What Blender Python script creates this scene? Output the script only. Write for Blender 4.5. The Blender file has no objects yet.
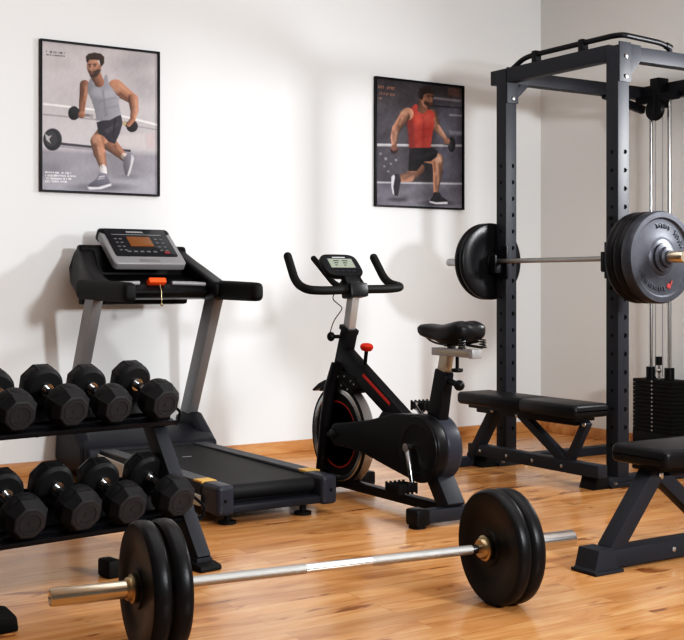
import bpy, bmesh, math, random
import numpy as np
from mathutils import Vector, Matrix, Euler
random.seed(4)
PI = math.pi
SC = bpy.context.scene
COL = SC.collection

# ------------------------------------------------------------------ materials
def mat(name, col, rough=.5, metal=0., bump=0., bscale=200., coat=0., emit=None, mott=0., mscale=6., spec=.16):
    m = bpy.data.materials.new(name); m.use_nodes = True
    nt = m.node_tree; b = nt.nodes['Principled BSDF']
    b.inputs['Base Color'].default_value = (*col, 1)
    b.inputs['Roughness'].default_value = rough
    b.inputs['Metallic'].default_value = metal
    b.inputs['Coat Weight'].default_value = coat
    b.inputs['Specular IOR Level'].default_value = spec
    if emit:
        b.inputs['Emission Color'].default_value = (*emit[0], 1); b.inputs['Emission Strength'].default_value = emit[1]
    tc = nt.nodes.new('ShaderNodeTexCoord')
    if mott > 0:
        n = nt.nodes.new('ShaderNodeTexNoise'); n.inputs['Scale'].default_value = mscale; n.inputs['Detail'].default_value = 5
        nt.links.new(tc.outputs['Object'], n.inputs['Vector'])
        mx = nt.nodes.new('ShaderNodeMixRGB'); mx.inputs[1].default_value = (*[c*(1-mott) for c in col], 1)
        mx.inputs[2].default_value = (*[min(1, c*(1+mott)) for c in col], 1)
        nt.links.new(n.outputs['Fac'], mx.inputs[0]); nt.links.new(mx.outputs[0], b.inputs['Base Color'])
    if bump > 0:
        n = nt.nodes.new('ShaderNodeTexNoise'); n.inputs['Scale'].default_value = bscale; n.inputs['Detail'].default_value = 3
        nt.links.new(tc.outputs['Object'], n.inputs['Vector'])
        bp = nt.nodes.new('ShaderNodeBump'); bp.inputs['Strength'].default_value = bump; bp.inputs['Distance'].default_value = .002
        nt.links.new(n.outputs['Fac'], bp.inputs['Height']); nt.links.new(bp.outputs['Normal'], b.inputs['Normal'])
    return m

M = {}
M['steel'] = mat('powder_coated_steel', (.020, .0215, .027), .5, 0., .15, 400)
M['frame_black'] = mat('black_frame_paint', (.006, .006, .008), .4, 0., .08, 300)
M['rib'] = mat('ribbed_grey_plastic', (.14, .145, .155), .42)
M['plastic'] = mat('black_plastic', (.006, .006, .007), .36, 0., .12, 500)
M['hood'] = mat('charcoal_plastic', (.016, .017, .022), .45, 0., .12, 400)
M['cap'] = mat('slate_plastic', (.030, .032, .042), .35)
M['rubber'] = mat('black_rubber', (.006, .006, .006), .6, 0., .25, 250)
M['headrub'] = mat('dumbbell_rubber', (.011, .011, .012), .5, 0., .2, 220)
M['headface'] = mat('dumbbell_face_rubber', (.027, .027, .029), .52, 0., .2, 220)
M['bumper'] = mat('bumper_rubber', (.006, .006, .007), .36, 0., .2, 160)
M['iron'] = mat('painted_iron', (.007, .007, .008), .3, .0, .25, 120)
M['irongrey'] = mat('grey_cast_iron', (.052, .055, .066), .4, .5, .3, 140, mott=.3, mscale=25)  # grey-blue metal of the outer rack plate and its collar
M['chrome'] = mat('chrome', (.50, .495, .49), .20, 1.)
M['warmpost'] = mat('warm_brushed_metal', (.40, .36, .29), .38, .7)
M['post'] = mat('brushed_silver_post', (.42, .42, .42), .36, .7)
M['knurl'] = mat('knurled_steel', (.36, .355, .34), .42, 1., .5, 900)
M['brass'] = mat('worn_steel_sleeve', (.60, .53, .42), .22, 1.)
M['bronze'] = mat('bronze_collar', (.42, .33, .2), .32, 1.)
M['silver'] = mat('silver_paint', (.36, .36, .37), .38, .55)
M['silverplast'] = mat('silver_plastic', (.27, .27, .28), .40, .3)
M['upright'] = mat('grey_upright_metal', (.22, .22, .225), .38, .4)
M['beige'] = mat('beige_plastic', (.46, .43, .38), .5)
M['belt'] = mat('treadmill_belt', (.012, .012, .013), .55, 0., .4, 500)
M['gold'] = mat('amber_label', (.62, .36, .10), .5)
M['red'] = mat('red_plastic', (.62, .035, .015), .35)
M['orange'] = mat('orange_red_plastic', (.85, .10, .02), .4)
M['stripe'] = mat('red_paint_stripe', (.50, .035, .022), .4)
M['leather'] = mat('black_vinyl', (.007, .007, .008), .38, 0., .25, 260)
M['screen'] = mat('amber_screen', (.17, .065, .022), .3, 0., emit=((.30, .11, .03), .12))
M['lcd'] = mat('grey_green_lcd', (.20, .22, .18), .35)
M['panel'] = mat('console_panel_black', (.012, .013, .016), .25)
M['mark'] = mat('pale_marking', (.45, .46, .47), .5)
M['redmark'] = mat('red_marking', (.26, .035, .035), .5)
M['hole'] = mat('dark_hole', (.002, .002, .002), .8)
M['bolt'] = mat('bolt_steel', (.5, .5, .5), .3, 1.)
M['spring'] = mat('dark_spring_steel', (.06, .06, .06), .3, .8)
M['white'] = mat('white_trim', (.7, .7, .68), .5)

# ------------------------------------------------------------------ mesh builder
def catmull(pts, k=6):
    P = [Vector(p) for p in pts]; out = []
    for i in range(len(P)-1):
        p0 = P[max(i-1, 0)]; p1 = P[i]; p2 = P[i+1]; p3 = P[min(i+2, len(P)-1)]
        for j in range(k):
            t = j/k
            out.append(.5*((2*p1)+(-p0+p2)*t+(2*p0-5*p1+4*p2-p3)*t*t+(-p0+3*p1-3*p2+p3)*t**3))
    out.append(P[-1]); return out

def fillet(pts, r, k=6):
    P = [Vector(p) for p in pts]; out = [P[0]]
    for i in range(1, len(P)-1):
        a = (P[i-1]-P[i]); b = (P[i+1]-P[i]); rr = min(r, a.length*.49, b.length*.49)
        s = P[i]+a.normalized()*rr; e = P[i]+b.normalized()*rr
        for j in range(k+1):
            t = j/k; out.append(s*(1-t)**2+P[i]*2*t*(1-t)+e*t*t)
    out.append(P[-1]); return out

def frame_of(d, up=(0, 0, 1)):
    z = Vector(d).normalized(); u = Vector(up)
    if abs(z.dot(u.normalized())) > .98: u = Vector((0, 1, 0)) if abs(z.y) < .9 else Vector((1, 0, 0))
    x = u.cross(z).normalized(); y = z.cross(x)
    return x, y, z

class MB:
    def __init__(s): s.bm = bmesh.new()
    def _add(s, b, mi, bev=0, seg=2):
        if bev > 0:
            bmesh.ops.bevel(b, geom=list(b.edges), offset=bev, segments=seg, profile=.6, affect='EDGES', clamp_overlap=True)
        bmesh.ops.recalc_face_normals(b, faces=b.faces)
        for f in b.faces: f.material_index = mi
        me = bpy.data.meshes.new('t'); b.to_mesh(me); b.free(); s.bm.from_mesh(me); bpy.data.meshes.remove(me)
        return s
    def box(s, c, size, rot=(0, 0, 0), bev=.004, mi=0, seg=2):
        b = bmesh.new(); bmesh.ops.create_cube(b, size=1)
        m = Matrix.Translation(c) @ Euler(rot).to_matrix().to_4x4() @ Matrix.Diagonal((*size, 1))
        bmesh.ops.transform(b, matrix=m, verts=b.verts)
        return s._add(b, mi, min(bev, .45*min(size)), seg)
    def bx(s, x0, x1, y0, y1, z0, z1, bev=.004, mi=0, seg=2):
        return s.box(((x0+x1)/2, (y0+y1)/2, (z0+z1)/2), (abs(x1-x0), abs(y1-y0), abs(z1-z0)), (0, 0, 0), bev, mi, seg)
    def bar(s, p1, p2, w, h, up=(0, 0, 1), bev=.004, mi=0, w2=None, h2=None):
        p1 = Vector(p1); p2 = Vector(p2); x, y, z = frame_of(p2-p1, up)
        if tuple(up) == (1, 0, 0): x, y = y, -x          # width runs along x
        b = bmesh.new(); w2 = w2 or w; h2 = h2 or h; v = []
        for p, ww, hh in ((p1, w, h), (p2, w2, h2)):
            for a, c in ((-1, -1), (1, -1), (1, 1), (-1, 1)): v.append(b.verts.new(p+x*a*ww/2+y*c*hh/2))
        for f in ((3, 2, 1, 0), (4, 5, 6, 7), (0, 1, 5, 4), (1, 2, 6, 5), (2, 3, 7, 6), (3, 0, 4, 7)): b.faces.new([v[i] for i in f])
        return s._add(b, mi, bev)
    def tube(s, path, r, n=12, mi=0):
        P = [Vector(p) for p in path]; R = r if isinstance(r, (list, tuple)) else [r]*len(P)
        b = bmesh.new(); rings = []; x = None
        for i, p in enumerate(P):
            d = (P[min(i+1, len(P)-1)]-P[max(i-1, 0)]).normalized()
            if x is None: x, y, _ = frame_of(d)
            else:
                x = (x-d*x.dot(d)).normalized(); y = d.cross(x)
            rings.append([b.verts.new(p+(x*math.cos(2*PI*k/n)+y*math.sin(2*PI*k/n))*R[i]) for k in range(n)])
        for a, c in zip(rings, rings[1:]):
            for k in range(n): b.faces.new((a[k], a[(k+1) % n], c[(k+1) % n], c[k]))
        b.faces.new(rings[0][::-1]); b.faces.new(rings[-1])
        return s._add(b, mi)
    def cyl(s, p1, p2, r, n=20, mi=0, r2=None): return s.tube([p1, p2], [r, r if r2 is None else r2], n, mi)
    def lathe(s, o, axis, prof, n=40, mi=0, mis=None, rotoff=0):
        o = Vector(o); x, y, z = frame_of(axis); b = bmesh.new(); rings = []
        for r, a in prof:
            rings.append([b.verts.new(o+z*a+(x*math.cos(2*PI*k/n+rotoff)+y*math.sin(2*PI*k/n+rotoff))*max(r, 1e-5)) for k in range(n)])
        ff = []
        for i, (a, c) in enumerate(zip(rings, rings[1:])):
            for k in range(n): ff.append((b.faces.new((a[k], a[(k+1) % n], c[(k+1) % n], c[k])), i))
        e = [b.faces.new(rings[0][::-1]), b.faces.new(rings[-1])]
        bmesh.ops.recalc_face_normals(b, faces=b.faces)
        for f in b.faces: f.material_index = mi
        if mis:
            for f, i in ff: f.material_index = mis[i]
            e[0].material_index = mis[0]; e[1].material_index = mis[-1]
        me = bpy.data.meshes.new('t'); b.to_mesh(me); b.free(); s.bm.from_mesh(me); bpy.data.meshes.remove(me)
        return s
    def prism(s, poly, fn, d0, d1, bev=0, mi=0, seg=2):
        """poly of 2-D points; fn(a, b, d) -> 3-D point"""
        b = bmesh.new(); lo = [b.verts.new(fn(p[0], p[1], d0)) for p in poly]; hi = [b.verts.new(fn(p[0], p[1], d1)) for p in poly]
        n = len(poly); b.faces.new(lo[::-1]); b.faces.new(hi)
        for i in range(n): b.faces.new((lo[i], lo[(i+1) % n], hi[(i+1) % n], hi[i]))
        if bev > 0:
            bmesh.ops.recalc_face_normals(b, faces=b.faces)
            es = [e for e in b.edges if len(e.link_faces) == 2 and e.calc_face_angle(0) > .6]
            bmesh.ops.bevel(b, geom=es, offset=bev, segments=seg, profile=.6, affect='EDGES', clamp_overlap=True)
        return s._add(b, mi)
    def loft(s, rings, mi=0, close=True):
        b = bmesh.new(); R = [[b.verts.new(p) for p in r] for r in rings]; n = len(R[0])
        for a, c in zip(R, R[1:]):
            for k in range(n): b.faces.new((a[k], a[(k+1) % n], c[(k+1) % n], c[k]))
        if close: b.faces.new(R[0][::-1]); b.faces.new(R[-1])
        return s._add(b, mi)
    def ball(s, c, r, mi=0, sc=(1, 1, 1), n=16):
        b = bmesh.new(); bmesh.ops.create_uvsphere(b, u_segments=n, v_segments=n//2+2, radius=r)
        bmesh.ops.transform(b, matrix=Matrix.Translation(c) @ Matrix.Diagonal((*sc, 1)), verts=b.verts)
        return s._add(b, mi)
    def build(s, name, mats, parent=None, ang=38):
        bm = s.bm
        for f in bm.faces: f.smooth = True
        lim = math.radians(ang)
        for e in bm.edges:
            e.smooth = not (len(e.link_faces) != 2 or e.calc_face_angle(0) > lim or e.link_faces[0].material_index != e.link_faces[1].material_index)
        me = bpy.data.meshes.new(name); bm.to_mesh(me); bm.free()
        for m in (mats if isinstance(mats, (list, tuple)) else [mats]): me.materials.append(M[m] if isinstance(m, str) else m)
        o = bpy.data.objects.new(name, me); COL.objects.link(o)
        if parent: o.parent = parent
        return o

def thing(name, label, cat, loc=(0, 0, 0), rz=0., group=None):
    o = bpy.data.objects.new(name, None); COL.objects.link(o); o.empty_display_size = .1
    o.location = loc; o.rotation_euler = (0, 0, rz); o['label'] = label; o['category'] = cat
    if group: o['group'] = group
    return o
def struct(o, label=None):
    o['kind'] = 'structure'
    if label: o['label'] = label
    return o
def dup(root, loc, label):
    r = root.copy(); COL.objects.link(r); r.location = loc; r['label'] = label
    for ch in root.children:
        c = ch.copy(); COL.objects.link(c); c.parent = r
        for g in ch.children:
            d = g.copy(); COL.objects.link(d); d.parent = c
    return r

# ------------------------------------------------------------------ setting
WY, WX = 6.73, 6.085
def wall_mat(name, col):
    m = bpy.data.materials.new(name); m.use_nodes = True; nt = m.node_tree; b = nt.nodes['Principled BSDF']
    tc = nt.nodes.new('ShaderNodeTexCoord')
    n = nt.nodes.new('ShaderNodeTexNoise'); n.inputs['Scale'].default_value = 1.3; n.inputs['Detail'].default_value = 4
    cr = nt.nodes.new('ShaderNodeValToRGB')
    cr.color_ramp.elements[0].color = (*[c*.96 for c in col], 1); cr.color_ramp.elements[1].color = (*col, 1)
    n2 = nt.nodes.new('ShaderNodeTexNoise'); n2.inputs['Scale'].default_value = 160
    bp = nt.nodes.new('ShaderNodeBump'); bp.inputs['Strength'].default_value = .05; bp.inputs['Distance'].default_value = .002
    L = nt.links.new
    L(tc.outputs['Object'], n.inputs['Vector']); L(n.outputs['Fac'], cr.inputs[0]); L(cr.outputs[0], b.inputs['Base Color'])
    L(tc.outputs['Object'], n2.inputs['Vector']); L(n2.outputs['Fac'], bp.inputs['Height']); L(bp.outputs[0], b.inputs['Normal'])
    b.inputs['Roughness'].default_value = .85
    return m

def wood_mat(name, plank=True, dark=1., rough=.20):
    m = bpy.data.materials.new(name); m.use_nodes = True; nt = m.node_tree; b = nt.nodes['Principled BSDF']; L = nt.links.new
    def N(t, **k):
        n = nt.nodes.new(t)
        for a, v in k.items(): setattr(n, a, v)
        return n
    tc = N('ShaderNodeTexCoord')
    br = N('ShaderNodeTexBrick'); br.offset = .37; br.offset_frequency = 2
    for k, v in dict(Scale=1., **{'Mortar Size': .0012, 'Mortar Smooth': .2, 'Bias': 0., 'Brick Width': 1.15, 'Row Height': .105}).items(): br.inputs[k].default_value = v
    br.inputs['Color1'].default_value = (0, 0, 0, 1); br.inputs['Color2'].default_value = (1, 1, 1, 1); br.inputs['Mortar'].default_value = (.5, .5, .5, 1)
    L(tc.outputs['Object'], br.inputs['Vector'])
    mp = N('ShaderNodeMapping'); mp.inputs['Scale'].default_value = (1.1, 6.5, 1.) if plank else (1.1, 6.5, 6.5)
    # every plank shifts the grain
    vm = N('ShaderNodeVectorMath', operation='MULTIPLY_ADD'); vm.inputs[1].default_value = (7.3, 3.1, 5.7)
    L(br.outputs['Color'], vm.inputs[0]); L(tc.outputs['Object'], vm.inputs[2]); L(vm.outputs[0], mp.inputs['Vector'])
    n1 = N('ShaderNodeTexNoise'); n1.inputs['Scale'].default_value = 1.6; n1.inputs['Detail'].default_value = 7; n1.inputs['Roughness'].default_value = .62; n1.inputs['Distortion'].default_value = 1.1
    L(mp.outputs[0], n1.inputs['Vector'])
    cr = N('ShaderNodeValToRGB'); e = cr.color_ramp.elements
    e[0].position = .24; e[0].color = (.27*dark, .09*dark, .026*dark, 1)
    e[1].position = .68; e[1].color = (.66*dark, .37*dark, .165*dark, 1)
    k = e.new(.40); k.color = (.50*dark, .225*dark, .078*dark, 1)
    k = e.new(.53); k.color = (.59*dark, .295*dark, .118*dark, 1)
    L(n1.outputs['Fac'], cr.inputs[0])
    # streaks
    mp2 = N('ShaderNodeMapping'); mp2.inputs['Scale'].default_value = (2.2, 60., 1.) if plank else (2.2, 60., 60.)
    L(vm.outputs[0], mp2.inputs['Vector'])
    n2 = N('ShaderNodeTexNoise'); n2.inputs['Scale'].default_value = 2.; n2.inputs['Detail'].default_value = 3
    L(mp2.outputs[0], n2.inputs['Vector'])
    mx = N('ShaderNodeMixRGB', blend_type='MULTIPLY'); mx.inputs[0].default_value = .16
    cr2 = N('ShaderNodeValToRGB'); cr2.color_ramp.elements[0].position = .3; cr2.color_ramp.elements[0].color = (.45, .38, .33, 1); cr2.color_ramp.elements[1].position = .6
    L(n2.outputs['Fac'], cr2.inputs[0]); L(cr.outputs[0], mx.inputs[1]); L(cr2.outputs[0], mx.inputs[2])
    # plank to plank tone
    mx2 = N('ShaderNodeMixRGB', blend_type='MULTIPLY'); mx2.inputs[0].default_value = 1.
    cr3 = N('ShaderNodeValToRGB'); cr3.color_ramp.elements[0].color = (.86, .82, .78, 1); cr3.color_ramp.elements[1].color = (1.08, 1.08, 1.08, 1)
    L(br.outputs['Color'], cr3.inputs[0]); L(mx.outputs[0], mx2.inputs[1]); L(cr3.outputs[0], mx2.inputs[2])
    # knots
    mp3 = N('ShaderNodeMapping'); mp3.inputs['Scale'].default_value = (1.6, 5.5, 1.)
    L(vm.outputs[0], mp3.inputs['Vector'])
    n3 = N('ShaderNodeTexNoise'); n3.inputs['Scale'].default_value = 1.3; n3.inputs['Detail'].default_value = 4; n3.inputs['Distortion'].default_value = 1.6
    L(mp3.outputs[0], n3.inputs['Vector'])
    cr4 = N('ShaderNodeValToRGB'); cr4.color_ramp.elements[0].position = .315; cr4.color_ramp.elements[0].color = (.34, .21, .15, 1); cr4.color_ramp.elements[1].position = .375
    L(n3.outputs['Fac'], cr4.inputs[0])
    mx4 = N('ShaderNodeMixRGB', blend_type='MULTIPLY'); mx4.inputs[0].default_value = .8
    L(mx2.outputs[0], mx4.inputs[1]); L(cr4.outputs[0], mx4.inputs[2])
    last = mx4
    if plank:
        mx5 = N('ShaderNodeMixRGB', blend_type='MIX'); mx5.inputs[2].default_value = (.16*dark, .06*dark, .02*dark, 1)
        ma = N('ShaderNodeMath', operation='MULTIPLY'); ma.inputs[1].default_value = .6
        L(br.outputs['Fac'], ma.inputs[0]); L(ma.outputs[0], mx5.inputs[0]); L(mx4.outputs[0], mx5.inputs[1]); last = mx5
    L(last.outputs[0], b.inputs['Base Color'])
    b.inputs['Roughness'].default_value = rough
    b.inputs['Specular IOR Level'].default_value = .45
    bp = N('ShaderNodeBump'); bp.inputs['Strength'].default_value = .06; bp.inputs['Distance'].default_value = .002
    L(n1.outputs['Fac'], bp.inputs['Height']); L(bp.outputs[0], b.inputs['Normal'])
    return m

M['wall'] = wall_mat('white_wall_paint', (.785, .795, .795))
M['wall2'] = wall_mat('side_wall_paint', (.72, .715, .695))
M['floorwood'] = wood_mat('honey_wood_planks')
M['basewood'] = wood_mat('baseboard_wood', False, .95, .4)
struct(MB().bx(-4, WX+.1, -3.0, WY+.1, -.1, 0, 0).build('floor', 'floorwood'), 'honey brown glossy wood plank floor')
struct(MB().bx(-4, WX+.1, WY, WY+.1, 0, 3.3, 0).build('wall_back', 'wall'), 'plain white back wall')
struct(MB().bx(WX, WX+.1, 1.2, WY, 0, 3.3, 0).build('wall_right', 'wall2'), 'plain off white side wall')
struct(MB().bx(-4, WX+.1, -3.0, WY+.1, 3.3, 3.4, 0).build('ceiling', 'wall'), 'plain white ceiling')
struct(MB().bx(-4, WX, WY-.016, WY, 0, .078, .004).build('baseboard_back', 'basewood'), 'orange brown wooden baseboard')
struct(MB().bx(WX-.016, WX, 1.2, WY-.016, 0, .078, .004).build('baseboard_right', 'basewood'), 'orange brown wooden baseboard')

# ------------------------------------------------------------------ posters (painted per vertex)
def lin(c):
    c = np.asarray(c, float)/255.
    return np.where(c <= .04045, c/12.92, ((c+.055)/1.055)**2.4)

class Paint:
    def __init__(s, X, Y): s.X, s.Y = X, Y; s.C = np.zeros(X.shape+(3,)); s.rng = np.random.RandomState(3)
    def put(s, a, col):
        col = np.asarray(col, float); s.C = s.C*(1-a[..., None])+col*a[..., None]
    def cov(s, d, soft): return np.clip(.5-d/soft, 0, 1)
    def ell(s, cx, cy, rx, ry, col, rot=0, soft=2., al=1., shade=0.):
        c, n = math.cos(rot), math.sin(rot); u = (s.X-cx)*c+(s.Y-cy)*n; v = -(s.X-cx)*n+(s.Y-cy)*c
        q = np.sqrt((u/rx)**2+(v/ry)**2)+1e-9; a = s.cov((q-1)*min(rx, ry), soft)*al
        k = 1+shade*(np.clip(u/rx, -1, 1)*.7-np.clip(v/ry, -1, 1)*.7)
        s.put(a, np.asarray(col, float)[None, None]*k[..., None])
    def cap(s, x1, y1, r1, x2, y2, r2, col, soft=2., shade=.35, side=1, al=1.):
        dx, dy = x2-x1, y2-y1; L2 = dx*dx+dy*dy; t = np.clip(((s.X-x1)*dx+(s.Y-y1)*dy)/L2, 0, 1)
        px, py = s.X-x1-t*dx, s.Y-y1-t*dy; r = r1+(r2-r1)*t; d = np.hypot(px, py)-r
        L = math.sqrt(L2); cr = (px*(-dy)+py*dx)/L/r
        if dy > 0: cr = -cr
        cr = np.clip(cr*side, -1, 1)             # + towards picture right
        k = 1+shade*(cr*.9-.25*cr*cr-.5*(np.abs(cr) > .97))
        s.put(s.cov(d, soft)*al, np.asarray(col, float)[None, None]*k[..., None])
    def poly(s, P, col, soft=2., grad=(0, 0), al=1.):
        P = np.asarray(P, float); d2 = np.full(s.X.shape, 1e9); ins = np.zeros(s.X.shape, bool)
        for a, b in zip(P, np.roll(P, -1, 0)):
            e = b-a; w0, w1 = s.X-a[0], s.Y-a[1]; t = np.clip((w0*e[0]+w1*e[1])/(e@e+1e-9), 0, 1)
            d2 = np.minimum(d2, (w0-t*e[0])**2+(w1-t*e[1])**2)
            if a[1] != b[1]:
                ins ^= ((a[1] > s.Y) != (b[1] > s.Y)) & (s.X < (b[0]-a[0])*(s.Y-a[1])/(b[1]-a[1])+a[0])
        d = np.sqrt(d2)*np.where(ins, -1, 1); c = P.mean(0); sx = np.ptp(P[:, 0])/2+1e-6; sy = np.ptp(P[:, 1])/2+1e-6
        k = 1+grad[0]*np.clip((s.X-c[0])/sx, -1, 1)+grad[1]*np.clip((s.Y-c[1])/sy, -1, 1)
        s.put(s.cov(d, soft)*al, np.asarray(col, float)[None, None]*k[..., None])
    def noise(s, amp, fx, fy, n=9, mask=None):
        v = np.zeros(s.X.shape)
        for _ in range(n):
            a = s.rng.rand(4); v += np.sin(s.X/fx*(.4+a[0])+s.Y/fy*(a[1]-.5)*2+a[2]*9)*np.sin(s.Y/fy*(.4+a[3])+a[2]*7)
        v *= amp/n**.5
        if mask is not None: v = v*mask
        s.C = s.C+v[..., None]
    def text(s, x0, y0, x1, h, col, slope=.12, al=.9, seed=0, w=4.2):
        r = np.random.RandomState(seed); x = x0
        while x < x1-w:
            if r.rand() > .16:
                y = y0+(x-x0)*slope; t = w*.72
                s.poly([(x, y), (x+1.4, y), (x+1.4, y+h), (x, y+h)], col, 1.2, al=al)
                if r.rand() > .25: s.poly([(x, y), (x+t, y), (x+t, y+1.6), (x, y+1.6)], col, 1.2, al=al)
                if r.rand() > .35: s.poly([(x, y+h-1.6), (x+t, y+h-1.6), (x+t, y+h), (x, y+h)], col, 1.2, al=al)
                if r.rand() > .5: s.poly([(x+t-1.2, y), (x+t, y), (x+t, y+h), (x+t-1.2, y+h)], col, 1.2, al=al)
            x += w

def poster_light(p):
    X, Y = p.X, p.Y
    t = np.clip((Y-60)/560, 0, 1)[..., None]
    p.C[:] = (1-t)*np.array([186, 180, 182.])+t*np.array([196, 192, 196.])
    p.noise(7, 70, 60)
    for c in ((350, 130, 60, 30), (400, 110, 40, 20), (420, 230, 50, 40), (390, 190, 40, 20)): p.ell(*c, (150, 146, 150), soft=46, al=.5)
    p.ell(90, 130, 40, 20, (170, 165, 166), soft=30, al=.5)
    fl = np.clip((Y-430-.04*X)/24, 0, 1)
    p.put(fl*.9, (138, 135, 144)); p.noise(10, 40, 22, mask=fl)
    p.poly([(40, 560), (470, 545), (470, 625), (40, 610)], (168, 166, 176), 40, al=.7)
    p.poly([(38, 272), (240, 296), (470, 352), (470, 360), (240, 303), (38, 279)], (232, 230, 228), 3)
    p.poly([(38, 312), (240, 332), (470, 372), (470, 376), (240, 338), (38, 318)], (150, 146, 148), 3)
    p.poly([(300, 395), (415, 385), (418, 440), (300, 432)], (206, 198, 198), 14, al=.7)
    p.poly([(420, 385), (452, 385), (452, 448), (420, 440)], (200, 178, 178), 8, al=.6)
    p.poly([(92, 418), (360, 446), (360, 455), (92, 428)], (66, 64, 72), 3)
    p.poly([(92, 430), (360, 457), (360, 462), (92, 436)], (140, 138, 146), 4)
    p.ell(72, 408, 33, 41, (42, 42, 46), soft=3, shade=.2); p.ell(66, 406, 22, 29, (58, 58, 62), soft=3)
    p.poly([(44, 385), (58, 396), (70, 392), (60, 406), (66, 424), (50, 410)], (170, 168, 168), 3)
    p.ell(250, 585, 95, 14, (92, 90, 98), soft=16, al=.75); p.ell(350, 545, 40, 9, (110, 108, 116), soft=12, al=.6)
    sk = (160, 116, 94)
    # rear leg
    p.cap(283, 425, 26, 338, 476, 14, (138, 98, 80), shade=.4); p.cap(335, 470, 12, 348, 482, 11, (190, 180, 176))
    p.poly([(334, 474), (352, 458), (368, 458), (372, 478), (360, 520), (354, 542), (340, 540), (332, 505)], (116, 112, 122), 3, (.2, -.1))
    p.poly([(364, 462), (374, 478), (360, 530), (352, 545), (348, 540), (360, 500)], (206, 204, 210), 3)
    # rear arm and its dumbbell (picture left)
    p.cap(186, 204, 17, 180, 262, 13, (128, 88, 70), shade=.4); p.cap(180, 262, 13, 176, 305, 11, (140, 98, 78), shade=.4)
    p.poly([(150, 305), (216, 316), (216, 325), (150, 320)], (120, 116, 118), 2); p.ell(213, 321, 7, 8, (150, 146, 146))
    p.ell(148, 310, 21, 26, (34, 33, 36), soft=2, shade=.4); p.ell(176, 316, 13, 13, (142, 98, 78), soft=3, shade=.3)
    # front leg
    p.cap(275, 375, 36, 234, 414, 25, sk, shade=.35); p.cap(234, 414, 25, 243, 460, 22, (158, 114, 92), shade=.4)
    p.cap(243, 455, 22, 258, 518, 11, (164, 120, 98), shade=.45); p.ell(226, 405, 12, 18, (184, 140, 116), soft=9, al=.6)
    p.cap(256, 512, 12, 259, 530, 12, (216, 212, 212), shade=.2)
    p.poly([(200, 578), (232, 552), (242, 530), (268, 534), (278, 556), (288, 572), (280, 584), (240, 592), (204, 590)], (104, 102, 114), 3, (.1, -.2))
    p.poly([(198, 583), (240, 584), (287, 570), (288, 579), (250, 592), (206, 594)], (216, 214, 220), 3)
    p.poly([(240, 545), (262, 541), (264, 545), (242, 550)], (190, 188, 196), 2); p.poly([(236, 553), (262, 550), (262, 553), (236, 557)], (170, 168, 176), 2)
    D = (70, 42, 32); Hh = (214, 172, 146)
    for a in ((252, 400, 4, 262, 440, 3), (226, 428, 5, 236, 470, 3), (262, 460, 4, 266, 505, 3), (300, 432, 5, 330, 470, 3), (246, 470, 3, 252, 510, 2)): p.cap(*a, D, soft=8, shade=0, al=.38)
    for a in ((236, 395, 4, 244, 408, 4), (240, 440, 4, 250, 492, 3), (310, 440, 3, 336, 466, 3)): p.cap(*a, Hh, soft=8, shade=0, al=.42)
    # shorts
    p.poly([(231, 344), (322, 316), (329, 346), (318, 385), (300, 424), (276, 416), (258, 396), (238, 386)], (52, 50, 58), 2.5, (.15, -.05))
    p.poly([(262, 372), (310, 345), (314, 352), (270, 388)], (76, 74, 82), 8, al=.7); p.poly([(298, 330), (304, 328), (296, 400), (290, 396)], (36, 35, 42), 5, al=.8)
    # shoulder and front arm
    p.cap(300, 214, 29, 366, 258, 19, (158, 112, 90), shade=.35); p.ell(306, 212, 24, 20, (182, 136, 112), soft=14, al=.6)
    p.cap(368, 258, 19, 374, 300, 15, (160, 114, 92), shade=.4); p.cap(374, 298, 15, 366, 340, 10, (166, 120, 98), shade=.4)
    p.ell(345, 352, 13, 9, (60, 58, 60), rot=.3); p.ell(336, 348, 8, 9, (176, 160, 130))
    p.ell(365, 359, 22, 22, (40, 37, 40), shade=.4); p.cap(366, 334, 10, 352, 352, 9, (158, 112, 92), shade=.3)
    for a in ((318, 236, 4, 352, 262, 3), (352, 246, 4, 360, 300, 3), (182, 225, 4, 178, 262, 3), (186, 270, 3, 182, 302, 2), (290, 232, 5, 312, 244, 3)): p.cap(*a, D, soft=8, shade=0, al=.4)
    for a in ((318, 206, 4, 350, 232, 3), (378, 264, 3, 380, 300, 3), (192, 212, 3, 188, 245, 3)): p.cap(*a, Hh, soft=8, shade=0, al=.42)
    # tank top
    p.poly([(206, 182), (197, 205), (197, 232), (212, 262), (224, 300), (231, 338), (280, 336), (322, 314), (314, 275), (316, 250), (306, 244), (290, 222), (274, 196), (270, 170), (262, 168), (252, 196), (236, 208), (220, 202), (213, 184)], (138, 138, 146), 2.5, (.16, -.04))
    p.ell(232, 232, 20, 18, (158, 158, 166), soft=16, al=.7); p.ell(276, 240, 26, 20, (168, 168, 176), soft=18, al=.7)
    p.poly([(250, 225), (256, 224), (270, 320), (262, 322)], (112, 112, 120), 8, al=.7); p.poly([(215, 268), (300, 250), (302, 256), (217, 275)], (118, 118, 126), 9, al=.6)
    p.poly([(225, 300), (310, 280), (312, 285), (227, 306)], (118, 118, 126), 8, al=.5)
    # neck and head
    p.cap(228, 172, 20, 240, 196, 18, (132, 92, 74), shade=.4)
    p.ell(217, 138, 23, 35, (158, 116, 96), rot=-.08, soft=2.5, shade=.25)
    p.poly([(200, 150), (212, 158), (232, 148), (244, 130), (246, 152), (234, 172), (218, 180), (206, 174)], (66, 50, 44), 5)
    p.ell(241, 140, 6, 10, (150, 106, 88), soft=3); p.poly([(206, 160), (220, 160), (219, 164), (207, 164)], (130, 84, 76), 2.5)
    p.poly([(198, 128), (210, 127), (210, 131), (198, 132)], (60, 44, 40), 2.5); p.poly([(216, 127), (231, 126), (231, 130), (216, 131)], (60, 44, 40), 2.5)
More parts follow.
